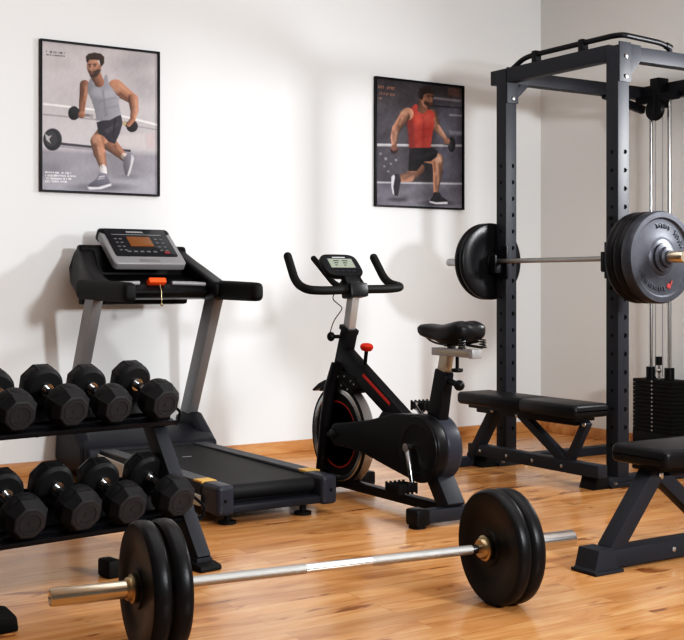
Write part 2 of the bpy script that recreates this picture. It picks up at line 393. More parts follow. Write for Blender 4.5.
    p.ell(205, 136, 4, 2.4, (56, 42, 40), soft=2); p.ell(224, 135, 4.5, 2.4, (56, 42, 40), soft=2)
    p.poly([(211, 132), (215, 132), (214, 150), (206, 150)], (178, 136, 114), 3, al=.8)
    p.poly([(192, 118), (190, 100), (200, 90), (222, 85), (246, 90), (258, 102), (258, 124), (248, 138), (243, 128), (240, 114), (222, 112), (204, 112), (196, 124)], (52, 40, 36), 3, (.1, -.2))
    p.C *= .97; p.noise(2, 9, 9, 14); p.noise(2, 4, 5, 14)
    p.text(48, 78, 120, 7, (52, 50, 54), .1, seed=1); p.text(48, 90, 116, 5, (70, 68, 72), .1, seed=2, w=3.2)
    for k, y in enumerate((527, 538, 549, 560)): p.text(46, y, (142, 158, 140, 128)[k], 6, (236, 234, 238), .03, seed=5+k, w=3.6)

def poster_dark(p):
    X, Y = p.X, p.Y
    p.C[:] = np.array([62, 57, 62.]); p.noise(8, 60, 60)
    p.poly([(330, 150), (450, 165), (450, 500), (330, 490)], (92, 90, 102), 60, al=.9)
    p.poly([(100, 200), (230, 200), (230, 480), (100, 480)], (84, 80, 88), 70, al=.7)
    p.poly([(325, 146), (440, 160), (440, 170), (325, 156)], (136, 132, 140), 4); p.poly([(330, 180), (445, 190), (445, 195), (330, 186)], (40, 38, 44), 5)
    p.poly([(390, 215), (445, 220), (445, 226), (390, 222)], (150, 148, 158), 5); p.poly([(392, 280), (446, 284), (446, 300), (392, 296)], (140, 142, 156), 10, al=.8)
    p.poly([(385, 110), (436, 118), (436, 150), (385, 142)], (112, 82, 70), 10, al=.8)
    for c in ((140, 390, 6), (160, 410, 4), (135, 420, 4), (180, 395, 5), (150, 440, 4), (120, 370, 5)): p.ell(c[0], c[1], c[2], c[2], (170, 166, 170), soft=5, al=.7)
    fl = np.clip((Y-478)/12, 0, 1); p.put(fl, (104, 101, 111)); p.noise(15, 50, 12, mask=fl)
    p.poly([(100, 480), (450, 486), (450, 493), (100, 487)], (196, 194, 200), 4, al=.85)
    p.poly([(100, 575), (450, 545), (450, 600), (100, 600)], (140, 136, 146), 30, al=.6)
    p.poly([(104, 330), (445, 336), (445, 345), (104, 341)], (176, 174, 178), 3, (0, -.2))
    p.ell(350, 566, 60, 10, (48, 46, 52), soft=12, al=.8); p.ell(185, 552, 30, 7, (56, 54, 60), soft=10, al=.8)
    sk = (166, 120, 98)
    # rear leg
    p.cap(268, 430, 24, 232, 462, 20, (140, 98, 78), shade=.35, side=-1); p.cap(232, 462, 20, 188, 470, 13, (150, 108, 88), shade=.3)
    p.poly([(162, 462), (176, 450), (192, 452), (200, 474), (194, 505), (188, 538), (172, 534), (163, 505)], (46, 44, 50), 3)
    p.poly([(162, 462), (172, 452), (176, 462), (170, 500), (174, 534), (168, 528), (162, 500)], (214, 212, 218), 3)
    # rear arm (picture right) with weight
    p.cap(322, 214, 19, 342, 272, 14, (150, 108, 88), shade=.35, side=-1); p.cap(342, 270, 14, 372, 308, 9, (160, 118, 98), shade=.35)
    p.ell(402, 335, 15, 30, (34, 32, 36), soft=3, shade=.4); p.ell(397, 334, 8, 20, (56, 54, 60), soft=3); p.poly([(366, 326), (395, 330), (395, 340), (366, 336)], (90, 86, 90), 2)
    p.ell(382, 322, 13, 11, (150, 108, 88), soft=3, shade=.2)
    # front leg
    p.cap(300, 372, 34, 342, 392, 24, sk, shade=.3, side=-1); p.cap(344, 394, 24, 346, 440, 19, (172, 126, 104), shade=.4, side=-1)
    p.cap(346, 436, 20, 338, 522, 10, (166, 120, 98), shade=.45, side=-1); p.ell(350, 396, 12, 18, (206, 160, 134), soft=10, al=.5)
    p.poly([(313, 556), (326, 540), (330, 522), (354, 524), (362, 540), (386, 554), (386, 566), (340, 566), (314, 560)], (36, 34, 40), 3)
    p.poly([(313, 556), (340, 562), (386, 560), (386, 569), (340, 570), (313, 564)], (214, 212, 216), 2.5)
    # shorts
    p.poly([(232, 346), (318, 344), (346, 362), (340, 384), (318, 400), (290, 402), (262, 438), (228, 440), (230, 390)], (30, 28, 33), 3, (.15, 0))
    p.poly([(262, 380), (330, 362), (334, 370), (270, 395)], (52, 50, 56), 8, al=.6)
    # tank
    p.poly([(256, 172), (238, 188), (222, 200), (220, 240), (228, 290), (231, 347), (316, 347), (322, 300), (330, 250), (332, 214), (318, 200), (300, 194), (286, 198), (272, 190)], (178, 66, 56), 2.5, (.16, -.05))
    p.poly([(222, 200), (240, 188), (246, 230), (252, 347), (231, 347), (226, 285), (219, 240)], (120, 42, 38), 12, al=.75)
    p.ell(300, 235, 24, 22, (200, 86, 72), soft=18, al=.7); p.ell(262, 234, 20, 20, (206, 80, 64), soft=16, al=.5)
    p.poly([(282, 225), (288, 225), (292, 345), (284, 345)], (150, 50, 44), 9, al=.6); p.poly([(240, 280), (318, 268), (318, 274), (240, 288)], (150, 50, 44), 9, al=.5)
    p.poly([(238, 310), (316, 298), (316, 303), (238, 316)], (150, 50, 44), 8, al=.45)
    # shoulder + front arm (picture left)
    p.ell(222, 214, 25, 26, (160, 116, 94), soft=3, shade=.3, rot=.4); p.cap(212, 222, 21, 180, 270, 16, (150, 106, 86), shade=.4, side=-1)
    p.cap(180, 268, 16, 172, 305, 14, (158, 112, 92), shade=.4, side=-1); p.cap(172, 302, 14, 172, 335, 10, (162, 116, 96), shade=.4, side=-1)
    p.ell(210, 208, 14, 10, (200, 154, 128), soft=10, al=.6)
    p.ell(172, 354, 15, 17, (58, 36, 36), soft=3, shade=.3); p.ell(172, 346, 13, 12, (120, 78, 64), soft=3)
    D = (62, 38, 30); Hh = (220, 178, 150)
    for a in ((196, 236, 4, 186, 262, 3), (168, 282, 3, 168, 316, 2), (228, 226, 4, 222, 244, 3), (334, 240, 3, 342, 270, 3), (352, 410, 4, 356, 450, 3), (330, 404, 4, 334, 440, 3), (250, 448, 4, 212, 470, 3), (340, 460, 3, 338, 510, 2)): p.cap(*a, D, soft=8, shade=0, al=.42)
    for a in ((204, 228, 4, 192, 254, 3), (180, 284, 3, 178, 318, 2), (352, 386, 5, 358, 398, 4), (344, 420, 3, 346, 490, 3), (330, 232, 3, 338, 254, 2)): p.cap(*a, Hh, soft=8, shade=0, al=.42)
    # head
    p.cap(286, 168, 20, 282, 192, 20, (124, 86, 70), shade=.3)
    p.ell(301, 152, 24, 37, (150, 108, 88), rot=.12, soft=2.5, shade=-.25)
    p.poly([(298, 182), (306, 190), (320, 186), (326, 168), (318, 172), (306, 168), (292, 160), (286, 172)], (70, 52, 46), 5)
    p.ell(277, 152, 6, 10, (140, 98, 80), soft=3); p.poly([(308, 172), (322, 174), (321, 178), (308, 177)], (110, 70, 64), 2.5)
    p.poly([(300, 140), (312, 142), (312, 146), (300, 145)], (48, 36, 34), 2.5); p.poly([(318, 143), (328, 145), (328, 149), (318, 147)], (48, 36, 34), 2.5)
    p.poly([(314, 148), (318, 149), (322, 164), (313, 164)], (176, 132, 108), 3, al=.8)
    p.poly([(268, 150), (264, 130), (270, 114), (286, 105), (308, 107), (324, 118), (327, 134), (318, 134), (304, 132), (288, 136), (284, 148), (278, 160)], (48, 37, 35), 3, (.1, -.25))
    p.C *= .90; p.noise(6, 30, 24, 12); p.noise(4, 9, 9, 14); p.noise(3, 4, 5, 14)
    p.text(110, 100, 182, 9, (176, 118, 86), .13, seed=11, w=5.4); p.text(110, 126, 176, 8, (150, 104, 80), .13, seed=12, w=5.); p.text(112, 146, 128, 7, (150, 112, 90), .13, seed=13, w=4.6)

def make_poster(loc, label, W, H, quad, painter, nx=230, nz=270):
    t = thing('framed_poster', label, 'poster', loc, 0, 'framed workout posters')
    f = MB(); fw = .012; fd = .028
    for x0, x1, z0, z1 in ((0, W, H-fw, H), (0, W, 0, fw), (0, fw, fw, H-fw), (W-fw, W, fw, H-fw)): f.bx(x0, x1, -fd, 0, z0, z1, .002)
    f.build('frame', 'frame_black', t)
    uu = np.linspace(0, 1, nx+1); vv = np.linspace(0, 1, nz+1)
    U, V = np.meshgrid(uu, vv)                      # V down
    (ax, ay), (bx_, by), (cx, cy), (dx, dy) = quad   # TL TR BR BL
    X = (1-U)*(1-V)*ax+U*(1-V)*bx_+U*V*cx+(1-U)*V*dx; Y = (1-U)*(1-V)*ay+U*(1-V)*by+U*V*cy+(1-U)*V*dy
    p = Paint(X, Y); painter(p)
    co = np.stack([fw+U*(W-2*fw), np.full(U.shape, -.012), H-fw-V*(H-2*fw)], -1).reshape(-1, 3)
    idx = np.arange((nx+1)*(nz+1)).reshape(nz+1, nx+1)
    faces = np.stack([idx[:-1, :-1], idx[1:, :-1], idx[1:, 1:], idx[:-1, 1:]], -1).reshape(-1, 4)
    me = bpy.data.meshes.new('print'); me.from_pydata(co.tolist(), [], faces.tolist())
    at = me.color_attributes.new('ink', 'FLOAT_COLOR', 'POINT')
    c = lin(np.clip(p.C, 0, 255)).reshape(-1, 3); c = np.concatenate([c, np.ones((len(c), 1))], 1)
    at.data.foreach_set('color', c.astype(np.float32).ravel())
    m = bpy.data.materials.get('poster_ink')
    if not m:
        m = bpy.data.materials.new('poster_ink'); m.use_nodes = True; b = m.node_tree.nodes['Principled BSDF']
        a = m.node_tree.nodes.new('ShaderNodeAttribute'); a.attribute_name = 'ink'
        m.node_tree.links.new(a.outputs['Color'], b.inputs['Base Color']); b.inputs['Roughness'].default_value = .55; b.inputs['Specular IOR Level'].default_value = .25
    me.materials.append(m)
    o = bpy.data.objects.new('print', me); COL.objects.link(o); o.parent = t
    return t
make_poster((2.232, WY-.001, 1.633), 'framed poster on the wall showing a man in grey tank top with dumbbells', .745, .882,
            [(32, 42), (460, 92), (465, 612), (34, 594)], poster_light)
make_poster((4.565, WY-.001, 1.630), 'framed dark poster on the wall showing a man in red tank top lunging', .770, .888,
            [(100, 70), (443, 113), (446, 586), (104, 572)], poster_dark)

# ------------------------------------------------------------------ weight plates
def plate(mb, o, ax, r, th, style='bumper', mi=0, mf=1):
    """o: centre of the inner face, ax: unit axis, th: thickness along ax"""
    if style == 'bumper':
        P = [(.026, 0), (r*.30, 0), (r*.32, .006), (r*.60, .006), (r*.64, .002), (r*.95, 0), (r*.985, th*.12), (r, th*.32), (r, th*.68), (r*.985, th*.88), (r*.95, th), (r*.64, th-.002), (r*.60, th-.006), (r*.32, th-.006), (r*.30, th), (.026, th)]
    else:
        P = [(.026, 0), (r*.22, 0), (r*.24, .012), (r*.80, .014), (r*.84, .001), (r*.97, 0), (r, th*.2), (r, th*.8), (r*.97, th), (r*.86, th), (r*.82, th-.010), (r*.52, th-.013), (r*.46, th-.008), (r*.40, th-.008), (r*.36, th), (r*.2, th+.003), (.026, th+.003)]
    mb.lathe(o, ax, P, 64, mi)
    return mb

# ------------------------------------------------------------------ floor barbell (local x along the bar)
def floor_barbell():
    r = .195
    t = thing('barbell', 'loaded barbell lying on the wood floor with two black plates at each end', 'barbell', (2.0605, 3.2345, r), math.radians(-6.69))
    s = MB(); s.cyl((-.555, 0, 0), (.555, 0, 0), .0155, 20)
    s.build('shaft', 'chrome', t)
    for k, (a, b) in enumerate(((-.50, -.12), (.12, .50))):
        MB().cyl((a, 0, 0), (b, 0, 0), .0163, 20).build('knurled_grip', 'knurl', t)
    for sg, m in ((-1, 'brass'), (1, 'chrome')):
        a = MB(); a.lathe((sg*.555, 0, 0), (sg, 0, 0), [(.012, 0), (.0255, .003), (.0265+max(0, sg)*.003, .02), (.0265+max(0, sg)*.003, .367), (.0235, .371), (.018, .3715), (.016, .366), (.004, .366)], 28); a.build('sleeve', m, t)
    # collars: at the left end outside the plates, at the right end inside
    for x, sg in ((-.674, -1), (-.545, 1), (.562, -1), (.676, 1)):
        MB().lathe((x, 0, 0), (sg, 0, 0), [(.02, 0), (.042, 0), (.044, .004), (.044, .012), (.036, .016), (.034, .026), (.030, .03), (.02, .03)], 28).build('collar', 'bronze', t)
    for x, sg in ((-.619, -1), (-.554, -1), (.565, 1), (.620, 1)):
        o = plate(MB(), (x, 0, 0), (sg, 0, 0), r+.003, .054)
        # raised marks round the face
        f = MB()
        o.build('weight_plate', ['bumper'], t)
    return t
floor_barbell()

# ------------------------------------------------------------------ power rack (world axes; X runs away from the front posts)
def power_rack():
    B = Vector((4.787, 5.13, 0))
    t = thing('power_rack', 'tall black steel power rack with holed uprights and a cable weight stack', 'power rack', B)
    def L(x0, x1, y0, y1, z0, z1): return (x0-B.x, x1-B.x, y0-B.y, y1-B.y, z0, z1)
    X0, X1 = 4.737, 4.822
    for y0, y1 in ((4.623, 4.713), (5.55, 5.64)):
        m = MB(); m.bx(*L(X0, X1, y0, y1, .05, 2.40), .005)
        for i in range(19):
            z = .22+i*.1
            if z < 1.9: m.cyl((4.80-B.x-.014, y0-B.y-.0008, z), (4.80-B.x-.008, y0-B.y+.004, z), .0125, 14, 1)
            if z < 1.9: m.cyl((X0-B.x-.0008, (y0+y1)/2-B.y, z), (X0-B.x+.004, (y0+y1)/2-B.y, z), .0105, 14, 1)
        m.build('upright', ['steel', 'hole'], t)
    for y0, y1 in ((4.63, 4.71),):
        MB().bx(*L(5.93, 6.02, y0, y1, .05, 2.40), .005).build('rear_upright', 'steel', t)
    # base feet with boots
    for y0, y1 in ((4.615, 4.722), (5.542, 5.648)):
        m = MB(); m.bx(*L(4.58, 6.02, y0+.012, y1-.012, .0, .052), .004); m.bx(*L(4.66, 4.93, y0-.02, y1+.02, .0, .02), .003)
        m.build('base_foot', 'steel', t)
        a, c = y0-B.y, y1-B.y; x0 = 4.545-B.x; x1 = 4.66-B.x
        b = MB(); b.prism([(x0, 0), (x0+.025, .068), (x1, .068), (x1, 0)], lambda u, z, d: (u, d, z), a-.005, c+.005, .008); b.build('boot', 'rubber', t)
        for x in (4.70, 4.88): MB().lathe((x-B.x, y0-.014-B.y+.006, .02), (0, 0, 1), [(.013, 0), (.013, .008), (.006, .012)], 8).build('bolt', 'bolt', t)
    # top beams
    MB().bx(*L(X0+.004, X1-.012, 4.70, 5.70, 2.325, 2.412), .004).build('front_top_beam', 'steel', t)
    for y0, y1 in ((4.632, 4.704), (5.558, 5.632)):
        MB().bx(*L(X1-.004, 5.94, y0, y1, 2.325, 2.405), .004).build('side_top_beam', 'steel', t)
    MB().bx(*L(5.93, 6.02, 4.71, 5.64, 2.325, 2.405), .004).build('rear_top_beam', 'steel', t)
    MB().bx(*L(5.95, 6.02, 4.71, 5.56, .0, .052), .004).build('rear_base_beam', 'steel', t)
    # gusset plates
    for y in (4.619, 5.546):
        g = MB(); yy = y-B.y
        g.bx(X0+.004-B.x, X1+.008-B.x, yy-.004, yy+.006, 2.20, 2.418, .003)
        g.prism([(X1-B.x, 2.41), (X1+.085-B.x, 2.41), (X1+.085-B.x, 2.325), (X1-B.x, 2.235)] if y < 5 else [(X1-B.x, 2.41), (X1+.05-B.x, 2.41), (X1+.05-B.x, 2.36), (X1-B.x, 2.30)], lambda u, z, d: (u, d, z), yy-.003, yy+.005, .002)
        for zz in (2.23, 2.34): g.lathe((4.79-B.x, yy-.003, zz), (0, -1, 0), [(.012, 0), (.012, .007), (.005, .010)], 8, 1)
        g.build('gusset_plate', ['steel', 'bolt'], t)
    MB().bar((X1-.02-B.x, 5.575-B.y, 2.235), (X1+.10-B.x, 5.575-B.y, 2.345), .05, .03, (0, 1, 0)).build('corner_brace', 'steel', t)
    # pull-up bar: bent tube round the near top corner
    P = [(4.775, 5.54, 2.405), (4.775, 5.44, 2.452), (4.775, 5.36, 2.462), (4.775, 4.70, 2.462), (4.80, 4.645, 2.462), (5.10, 4.655, 2.452), (5.17, 4.657, 2.435), (5.185, 4.657, 2.395)]
    b = MB(); b.tube(fillet([Vector(p)-B for p in P], .05), .0155, 14)
    for y in (5.32, 4.93): b.bx(*L(4.752, 4.80, y-.018, y+.018, 2.40, 2.482), .004)
    b.lathe(Vector((5.165, 4.657, 2.437))-B, (1, 0, -.3), [(.014, -.02), (.02, -.018), (.02, .02), (.014, .022)], 14)
    b.build('pull_up_bar', 'frame_black', t)
    # bar hooks
    for y in (4.668, 5.595):
        h = MB(); yy = y-B.y; x = X0-B.x
        h.bx(x-.003, x+.012, yy-.056, yy+.056, 1.13, 1.33, .003)
        h.bx(x-.060, x+.004, yy-.022, yy+.022, 1.165, 1.2235, .004); h.bx(x-.065, x-.048, yy-.022, yy+.022, 1.17, 1.275, .004)
        for zz in (1.15, 1.31): h.cyl((x-.014, yy, zz), (x-.024, yy, zz), .012, 12)
        h.build('bar_hook', 'frame_black', t)
    for zz in (1.08, 1.46): MB().cyl((X0-.004-B.x, 4.668-B.y, zz), (X0-.025-B.x, 4.668-B.y, zz), .010, 12).build('pin_knob', 'frame_black', t)
    # cable tower
    yc = 5.382
    for y in (5.308, 5.464): MB().cyl(Vector((5.90, y, .10))-B, Vector((5.90, y, 2.33))-B, .0135, 16).build('guide_rod', 'chrome', t)
    for y in (5.352, 5.412): MB().cyl(Vector((5.885, y, .50))-B, Vector((5.885, y, 2.28))-B, .004, 8).build('cable', 'silver', t)
    for i in range(13):
        w = MB(); z = .145+i*.0262; w.bx(*L(5.82, 5.985, 5.216, 5.548, z, z+.0235), .003)
        w.cyl((5.821-B.x, yc-B.y, z+.012), (5.8165-B.x, yc-B.y, z+.012), .006, 10, 1)
        w.build('stack_plate', ['rubber', 'silver'], t)
    for y in (5.308, 5.464): MB().cyl(Vector((5.90, y, .484))-B, Vector((5.90, y, .56))-B, .032, 18).build('rod_bushing', 'plastic', t)
    w = MB(); w.cyl(Vector((5.885, yc, .48))-B, Vector((5.885, yc, .585))-B, .010, 12, 0); w.cyl(Vector((5.885, yc, .575))-B, Vector((5.885, yc, .63))-B, .021, 14, 1)
    w.ball(Vector((5.885, yc, .54))-B, .017, 0); w.build('stack_hook', ['chrome', 'plastic'], t)
    w = MB(); w.bx(*L(5.83, 5.98, 5.20, 5.56, .052, .145), .004); w.build('stack_base', 'frame_black', t)
    w = MB(); w.bx(*L(5.84, 5.935, 5.345, 5.42, 2.24, 2.43), .006); w.build('pulley_bracket', 'frame_black', t)
    w = MB(); w.lathe(Vector((5.83, yc, 2.225))-B, (1, 0, 0), [(.01, 0), (.066, 0), (.07, .006), (.06, .018), (.07, .030), (.066, .036), (.01, .036)], 32)
    w.bx(*L(5.822, 5.872, 5.36, 5.404, 2.19, 2.33), .006)
    w.build('pulley', 'plastic', t)
    # struts of the tower top
    w = MB(); w.bar(Vector((5.93, 5.56, 2.25))-B, Vector((5.60, 5.59, 2.33))-B, .04, .05); w.bar(Vector((5.90, 5.34, 2.31))-B, Vector((5.90, 4.72, 2.36))-B, .04, .06)
    w.bar(Vector((5.86, 5.55, 2.30))-B, Vector((5.86, 5.20, 2.30))-B, .03, .05)
    w.build('tower_brace', 'frame_black', t)
    return t
power_rack()

# ------------------------------------------------------------------ barbell on the rack (local y along the bar)
def rack_barbell():
    t = thing('barbell', 'loaded barbell resting on the hooks of the tall power rack', 'barbell', (4.718, 5.11, 1.2385))
    MB().cyl((0, -.62, 0), (0, .52, 0), .0145, 18).build('shaft', 'knurl', t)
    MB().lathe((0, -.60, 0), (0, -1, 0), [(.01, 0), (.029, .003), (.030, .02), (.030, .36), (.026, .366), (.004, .366)], 28).build('sleeve', 'brass', t)
    MB().lathe((0, .53, 0), (0, 1, 0), [(.01, 0), (.0235, .003), (.0245, .02), (.0245, .445), (.021, .45), (.004, .45)], 28).build('sleeve', 'silver', t)
    MB().lathe((0, .543, 0), (0, -1, 0), [(.012, 0), (.05, 0), (.05, .012), (.034, .016), (.032, .012+.014), (.012, .028)], 28).build('collar', 'iron', t)
    r = .241
    for y, rr, th, st in ((-.635, r, .055, 'bumper'), (-.693, r, .055, 'bumper')):
        plate(MB(), (0, y, 0), (0, -1, 0), rr, th, st).build('weight_plate', ['iron'], t)
    m = plate(MB(), (0, -.752, 0), (0, -1, 0), r, .07, 'iron')
    y = -.752-.058
    for k in range(26):                                    # raised lettering round the web, worn beyond reading
        a = math.radians(20+k*6.2) if k < 14 else math.radians(205+(k-14)*6.5)
        if k in (6, 7): continue
        rr = r*.68; h = .024 if k % 3 else .018
        m.box((math.cos(a)*rr, y-.002, math.sin(a)*rr), (.008, .005, h), (0, -a+PI/2, 0), .001, 0)
        if k % 2: m.box((math.cos(a+.03)*(rr+h*.4), y-.002, math.sin(a+.03)*(rr+h*.4)), (.014, .005, .005), (0, -a+PI/2, 0), .001, 0)
    m.box((.055, y-.001, -.150), (.028, .005, .024), (0, .5, 0), .002, 1); m.box((.070, y-.002, -.135), (.009, .006, .028), (0, .5, 0), .002, 1)
    m.build('weight_plate', ['irongrey', 'redmark'], t)['label'] = 'grey outer plate with raised lettering'
    MB().lathe((0, -.826, 0), (0, -1, 0), [(.02, 0), (.075, 0), (.075, .012), (.055, .018), (.05, .034), (.036, .04), (.034, .05), (.02, .05)], 36).build('collar', 'irongrey', t)
    for y, th in ((.545, .04), (.588, .04)):
        m = plate(MB(), (0, y, 0), (0, 1, 0), .236, th, 'bumper')
        m.build('weight_plate', ['iron'], t)
    return t
rack_barbell()

# ------------------------------------------------------------------ benches (local x along the bench, origin at the boot end)
def bench(label, loc, rz, pad, legs, beam, w=.085, padw=.29, foot_end=True, tfoot=None):
    t = thing('weight_bench', label, 'bench', loc, rz, 'black padded weight benches')
    m = MB(); m.bx(*beam[0], -w/2, w/2, *beam[1], .006)
    for x in beam[2]: m.lathe((x, -w/2, sum(beam[1])/2), (0, -1, 0), [(.010, 0), (.010, .005), (.004, .008)], 8, 1)
    m.build('base_beam', ['steel', 'bolt'], t)
    for p in legs:
        q = MB(); q.bar(p[0], p[1], p[2], p[3], (0, 1, 0) if False else (0, 0, 1), .006)
        q.build('leg', 'steel', t)
    x0, x1, z0, z1 = pad
    # cushion: rounded slab, slightly narrower at both ends
    rings = []; n = 10
    def ring(x, hw, za, zb, r=.022):
        pts = []
        for cy, cz, a0 in ((hw-r, zb-r, 0), (-hw+r, zb-r, 90), (-hw+r, za+r, 180), (hw-r, za+r, 270)):
            for k in range(5):
                a = math.radians(a0+k*22.5); pts.append((x, cy+r*math.cos(a), cz+r*math.sin(a)))
        return pts
    hw = padw/2
    for x, d in ((x0, .022), (x0+.004, .011), (x0+.012, .004), (x0+.026, 0), (x0+.30*(x1-x0), 0), (x0+.56*(x1-x0)-.006, 0), (x0+.56*(x1-x0), .003), (x0+.56*(x1-x0)+.006, 0), (x1-.026, 0), (x1-.012, .004), (x1-.004, .011), (x1, .022)):
        rings.append(ring(x, hw-d, z0+d*.8, z1-d*.8))
    MB().loft(rings).build('pad', 'leather', t, 50)
    u = MB(); u.bx(x0+.05, x1-.06, -.075, .075, z0-.022, z0, .004)
    u.bx(x0+.07, x1-.10, -.03, .03, z0-.05, z0-.02, .004)
    u.build('pad_support', 'frame_black', t)
    for x, z, ww in [(l[1][0], l[1][2]-.016, l[2]) for l in legs]: MB().lathe((x, -ww/2, z), (0, -1, 0), [(.012, 0), (.012, .006), (.005, .010)], 10).build('bolt', 'bolt', t)
    return t
b1 = bench('black padded bench in the right foreground with one leaning leg in view', (3.238, 3.312, 0), 0,
           (.26, 1.36, .385, .46), [((.105, 0, .07), (.35, 0, .365), .076, .066), ((.74, 0, .06), (.36, 0, .355), .06, .06), ((1.14, 0, .07), (1.08, 0, .365), .075, .085)],
           ((.06, 1.32), (.012, .082), (.42, .9)), .085, .30)
bo = MB(); bo.prism([(-.028, 0), (.125, 0), (.125, .014), (.095, .02), (.080, .092), (0.0, .092), (-.02, .02), (-.028, .014)], lambda u, z, d: (u, d, z), -.056, .056, .006)
bo.bx(-.030, .12, -.068, .068, 0, .014, .005)
bo.build('boot', 'cap_dark' if 'cap_dark' in M else 'steel', b1)
MB().bx(1.24, 1.33, -.26, .26, 0, .06, .008).build('floor_foot', 'steel', b1)
b2 = bench('black padded bench behind the bike, beside the rack and under its barbell', (4.565, 5.70, 0), -PI/2,
           (.045, 1.06, .382, .455), [((.05, 0, .05), (.275, 0, .37), .075, .055), ((.87, 0, .12), (.48, 0, .36), .05, .05), ((.88, 0, .12), (1.02, 0, .36), .045, .045)],
           ((.04, 1.135), (.069, .138), (.16, .40, .62, .86)), .07, .262)
MB().bx(.0, .07, -.15, .15, 0, .056, .008).bx(-.006, .076, -.165, -.10, 0, .062, .01).bx(-.006, .076, .10, .165, 0, .062, .01).build('floor_foot', 'steel', b2)

# ------------------------------------------------------------------ exercise bike (world axes, plane X = 3.38; +Y is its front)
def bike():
    B = Vector((3.38, 4.85, 0))
    t = thing('exercise_bike', 'black indoor cycling bike with red knob and curved handlebars by the white wall', 'exercise bike', B)
    def V(x, y, z): return (x, y-B.y, z)
    # stabilisers
    for y, h, wd in ((4.335, .235, .07), (5.37, .25, .06)):
        m = MB(); m.bx(-h+.03, h-.03, y-wd/2-B.y, y+wd/2-B.y, .018, .078, .008); m.build('stabiliser', 'steel', t)
        for sg in (-1, 1):
            m = MB(); m.bx(sg*(h-.075), sg*h, y-wd/2-.012-B.y, y+wd/2+.012-B.y, .012, .088, .014)
            m.cyl((sg*(h-.035), y-B.y, 0), (sg*(h-.035), y-B.y, .016), .04, 18); m.build('stabiliser_foot', 'plastic', t)
    MB().bx(-.025, .025, 4.36-B.y, 5.36-B.y, .035, .082, .006).build('base_beam', 'frame_black', t)
    # rear leg, seat tube
    MB().bar(V(0, 4.335, .07), V(0, 4.475, .26), .10, .085, (1, 0, 0), .008).build('rear_leg', 'steel', t)
    MB().bar(V(0, 4.475, .36), V(0, 4.395, .70), .062, .105, (1, 0, 0), .012, 0, .055, .085).build('seat_tube', 'frame_black', t)
    # down tube and head
    m = MB(); m.bar(V(0, 5.27, .74), V(0, 4.70, .43), .062, .105, (1, 0, 0), .014, 0, .062, .09)
    m.build('down_tube', 'frame_black', t)
    d = (Vector(V(0, 4.70, .43))-Vector(V(0, 5.27, .74))).normalized(); nrm = Vector((0, -d.z, d.y)); nrm = nrm if nrm.z > 0 else -nrm
    p = Vector(V(0, 5.27, .74))+nrm*.026
    s = MB(); s.bar(p+d*.26+Vector((-.032, 0, 0)), p+d*.53+Vector((-.032, 0, 0)), .004, .015, (1, 0, 0), 0)
    s.build('paint_stripe', 'stripe', t)
    MB().bar(V(0, 5.30, .60), V(0, 5.205, .86), .06, .085, (1, 0, 0), .012).build('head_tube', 'frame_black', t)
    for sg in (-1, 1):
        MB().tube([V(sg*.02, 5.285, .68), V(sg*.052, 5.31, .55), V(sg*.062, 5.345, .38), V(sg*.062, 5.40, .06)], [.036, .034, .028, .026], 12).build('fork_blade', 'frame_black', t)
    # bracket between fork and down tube
    m = MB(); m.prism([(5.285-B.y, .66), (5.10-B.y, .62), (5.07-B.y, .575), (5.16-B.y, .535), (5.30-B.y, .56)], lambda a, b, dd: (dd, a, b), -.035, .035, .006)
    for y, z in ((5.14, .60), (5.20, .62), (5.23, .57), (5.17, .555), (5.11, .585), (5.26, .615)): m.lathe(V(-.0345, y, z), (-1, 0, 0), [(.006, 0), (.006, .003), (.002, .005)], 8, 1)
    m.build('brake_bracket', ['rubber', 'bolt'], t)
    # flywheel
    c = V(0, 5.27, .312)
    f = MB(); f.lathe(Vector(c)+Vector((-.036, 0, 0)), (1, 0, 0), [(.03, .006), (.214, .006), (.219, 0), (.240, 0), (.245, .004), (.258, .004), (.262, .010), (.262, .062), (.256, .068), (.214, .068), (.03, .066)], 72, 0, [1, 2, 2, 2, 1, 1, 0, 2, 1, 1])
    f.lathe(Vector(c)+Vector((-.0305, 0, 0)), (1, 0, 0), [(.168, -.001), (.168, .0), (.175, .0), (.175, -.001)], 72, 3)
    f.lathe(Vector(c)+Vector((-.0305, 0, 0)), (1, 0, 0), [(.05, -.016), (.062, -.012), (.062, .004), (.05, .004)], 30, 1)
    f.build('flywheel', ['silver', 'rubber', 'chrome', 'stripe'], t)
    # fender
    pts = []
    for k in range(9):
        a = math.radians(52+k*9); pts.append((math.cos(a), math.sin(a)))
    g = MB(); g.prism([(c[1]+.283*u, c[2]+.283*w) for u, w in pts]+[(c[1]+.27*u, c[2]+.27*w) for u, w in pts[::-1]], lambda a, b, dd: (dd, a, b), -.04, .04, .003)
    g.prism([(5.33-B.y, .600), (5.40-B.y, .588), (5.46-B.y, .566), (5.525-B.y, .528), (5.515-B.y, .52), (5.44-B.y, .545), (5.33-B.y, .572)], lambda a, b, dd: (dd, a, b), -.035, .035, .004)
    g.build('fender', 'plastic', t)
    # chain cover: teardrop with big disc at the crank
    cy, cz, R = 4.478, .333, .160; hy, hz, r2 = 5.19, .325, .058
    poly = []
    for k in range(25):
        a = math.radians(-105+k*(-150)/24)  ; poly.append((cy-B.y+R*math.cos(a)*1.0, cz+R*math.sin(a)))
    poly = []
    for k in range(29):
        a = math.radians(80+k*200/28); poly.append((cy-B.y+R*math.cos(a), cz+R*math.sin(a)))
    poly += [(4.71-B.y, .212), (4.95-B.y, .258), (hy-B.y, hz-r2)]
    for k in range(1, 8):
        a = math.radians(-90+k*180/8); poly.append((hy-B.y+r2*math.cos(a), hz+r2*math.sin(a)))
    poly += [(hy-B.y, hz+r2), (4.90-B.y, .425), (4.68-B.y, .478)]
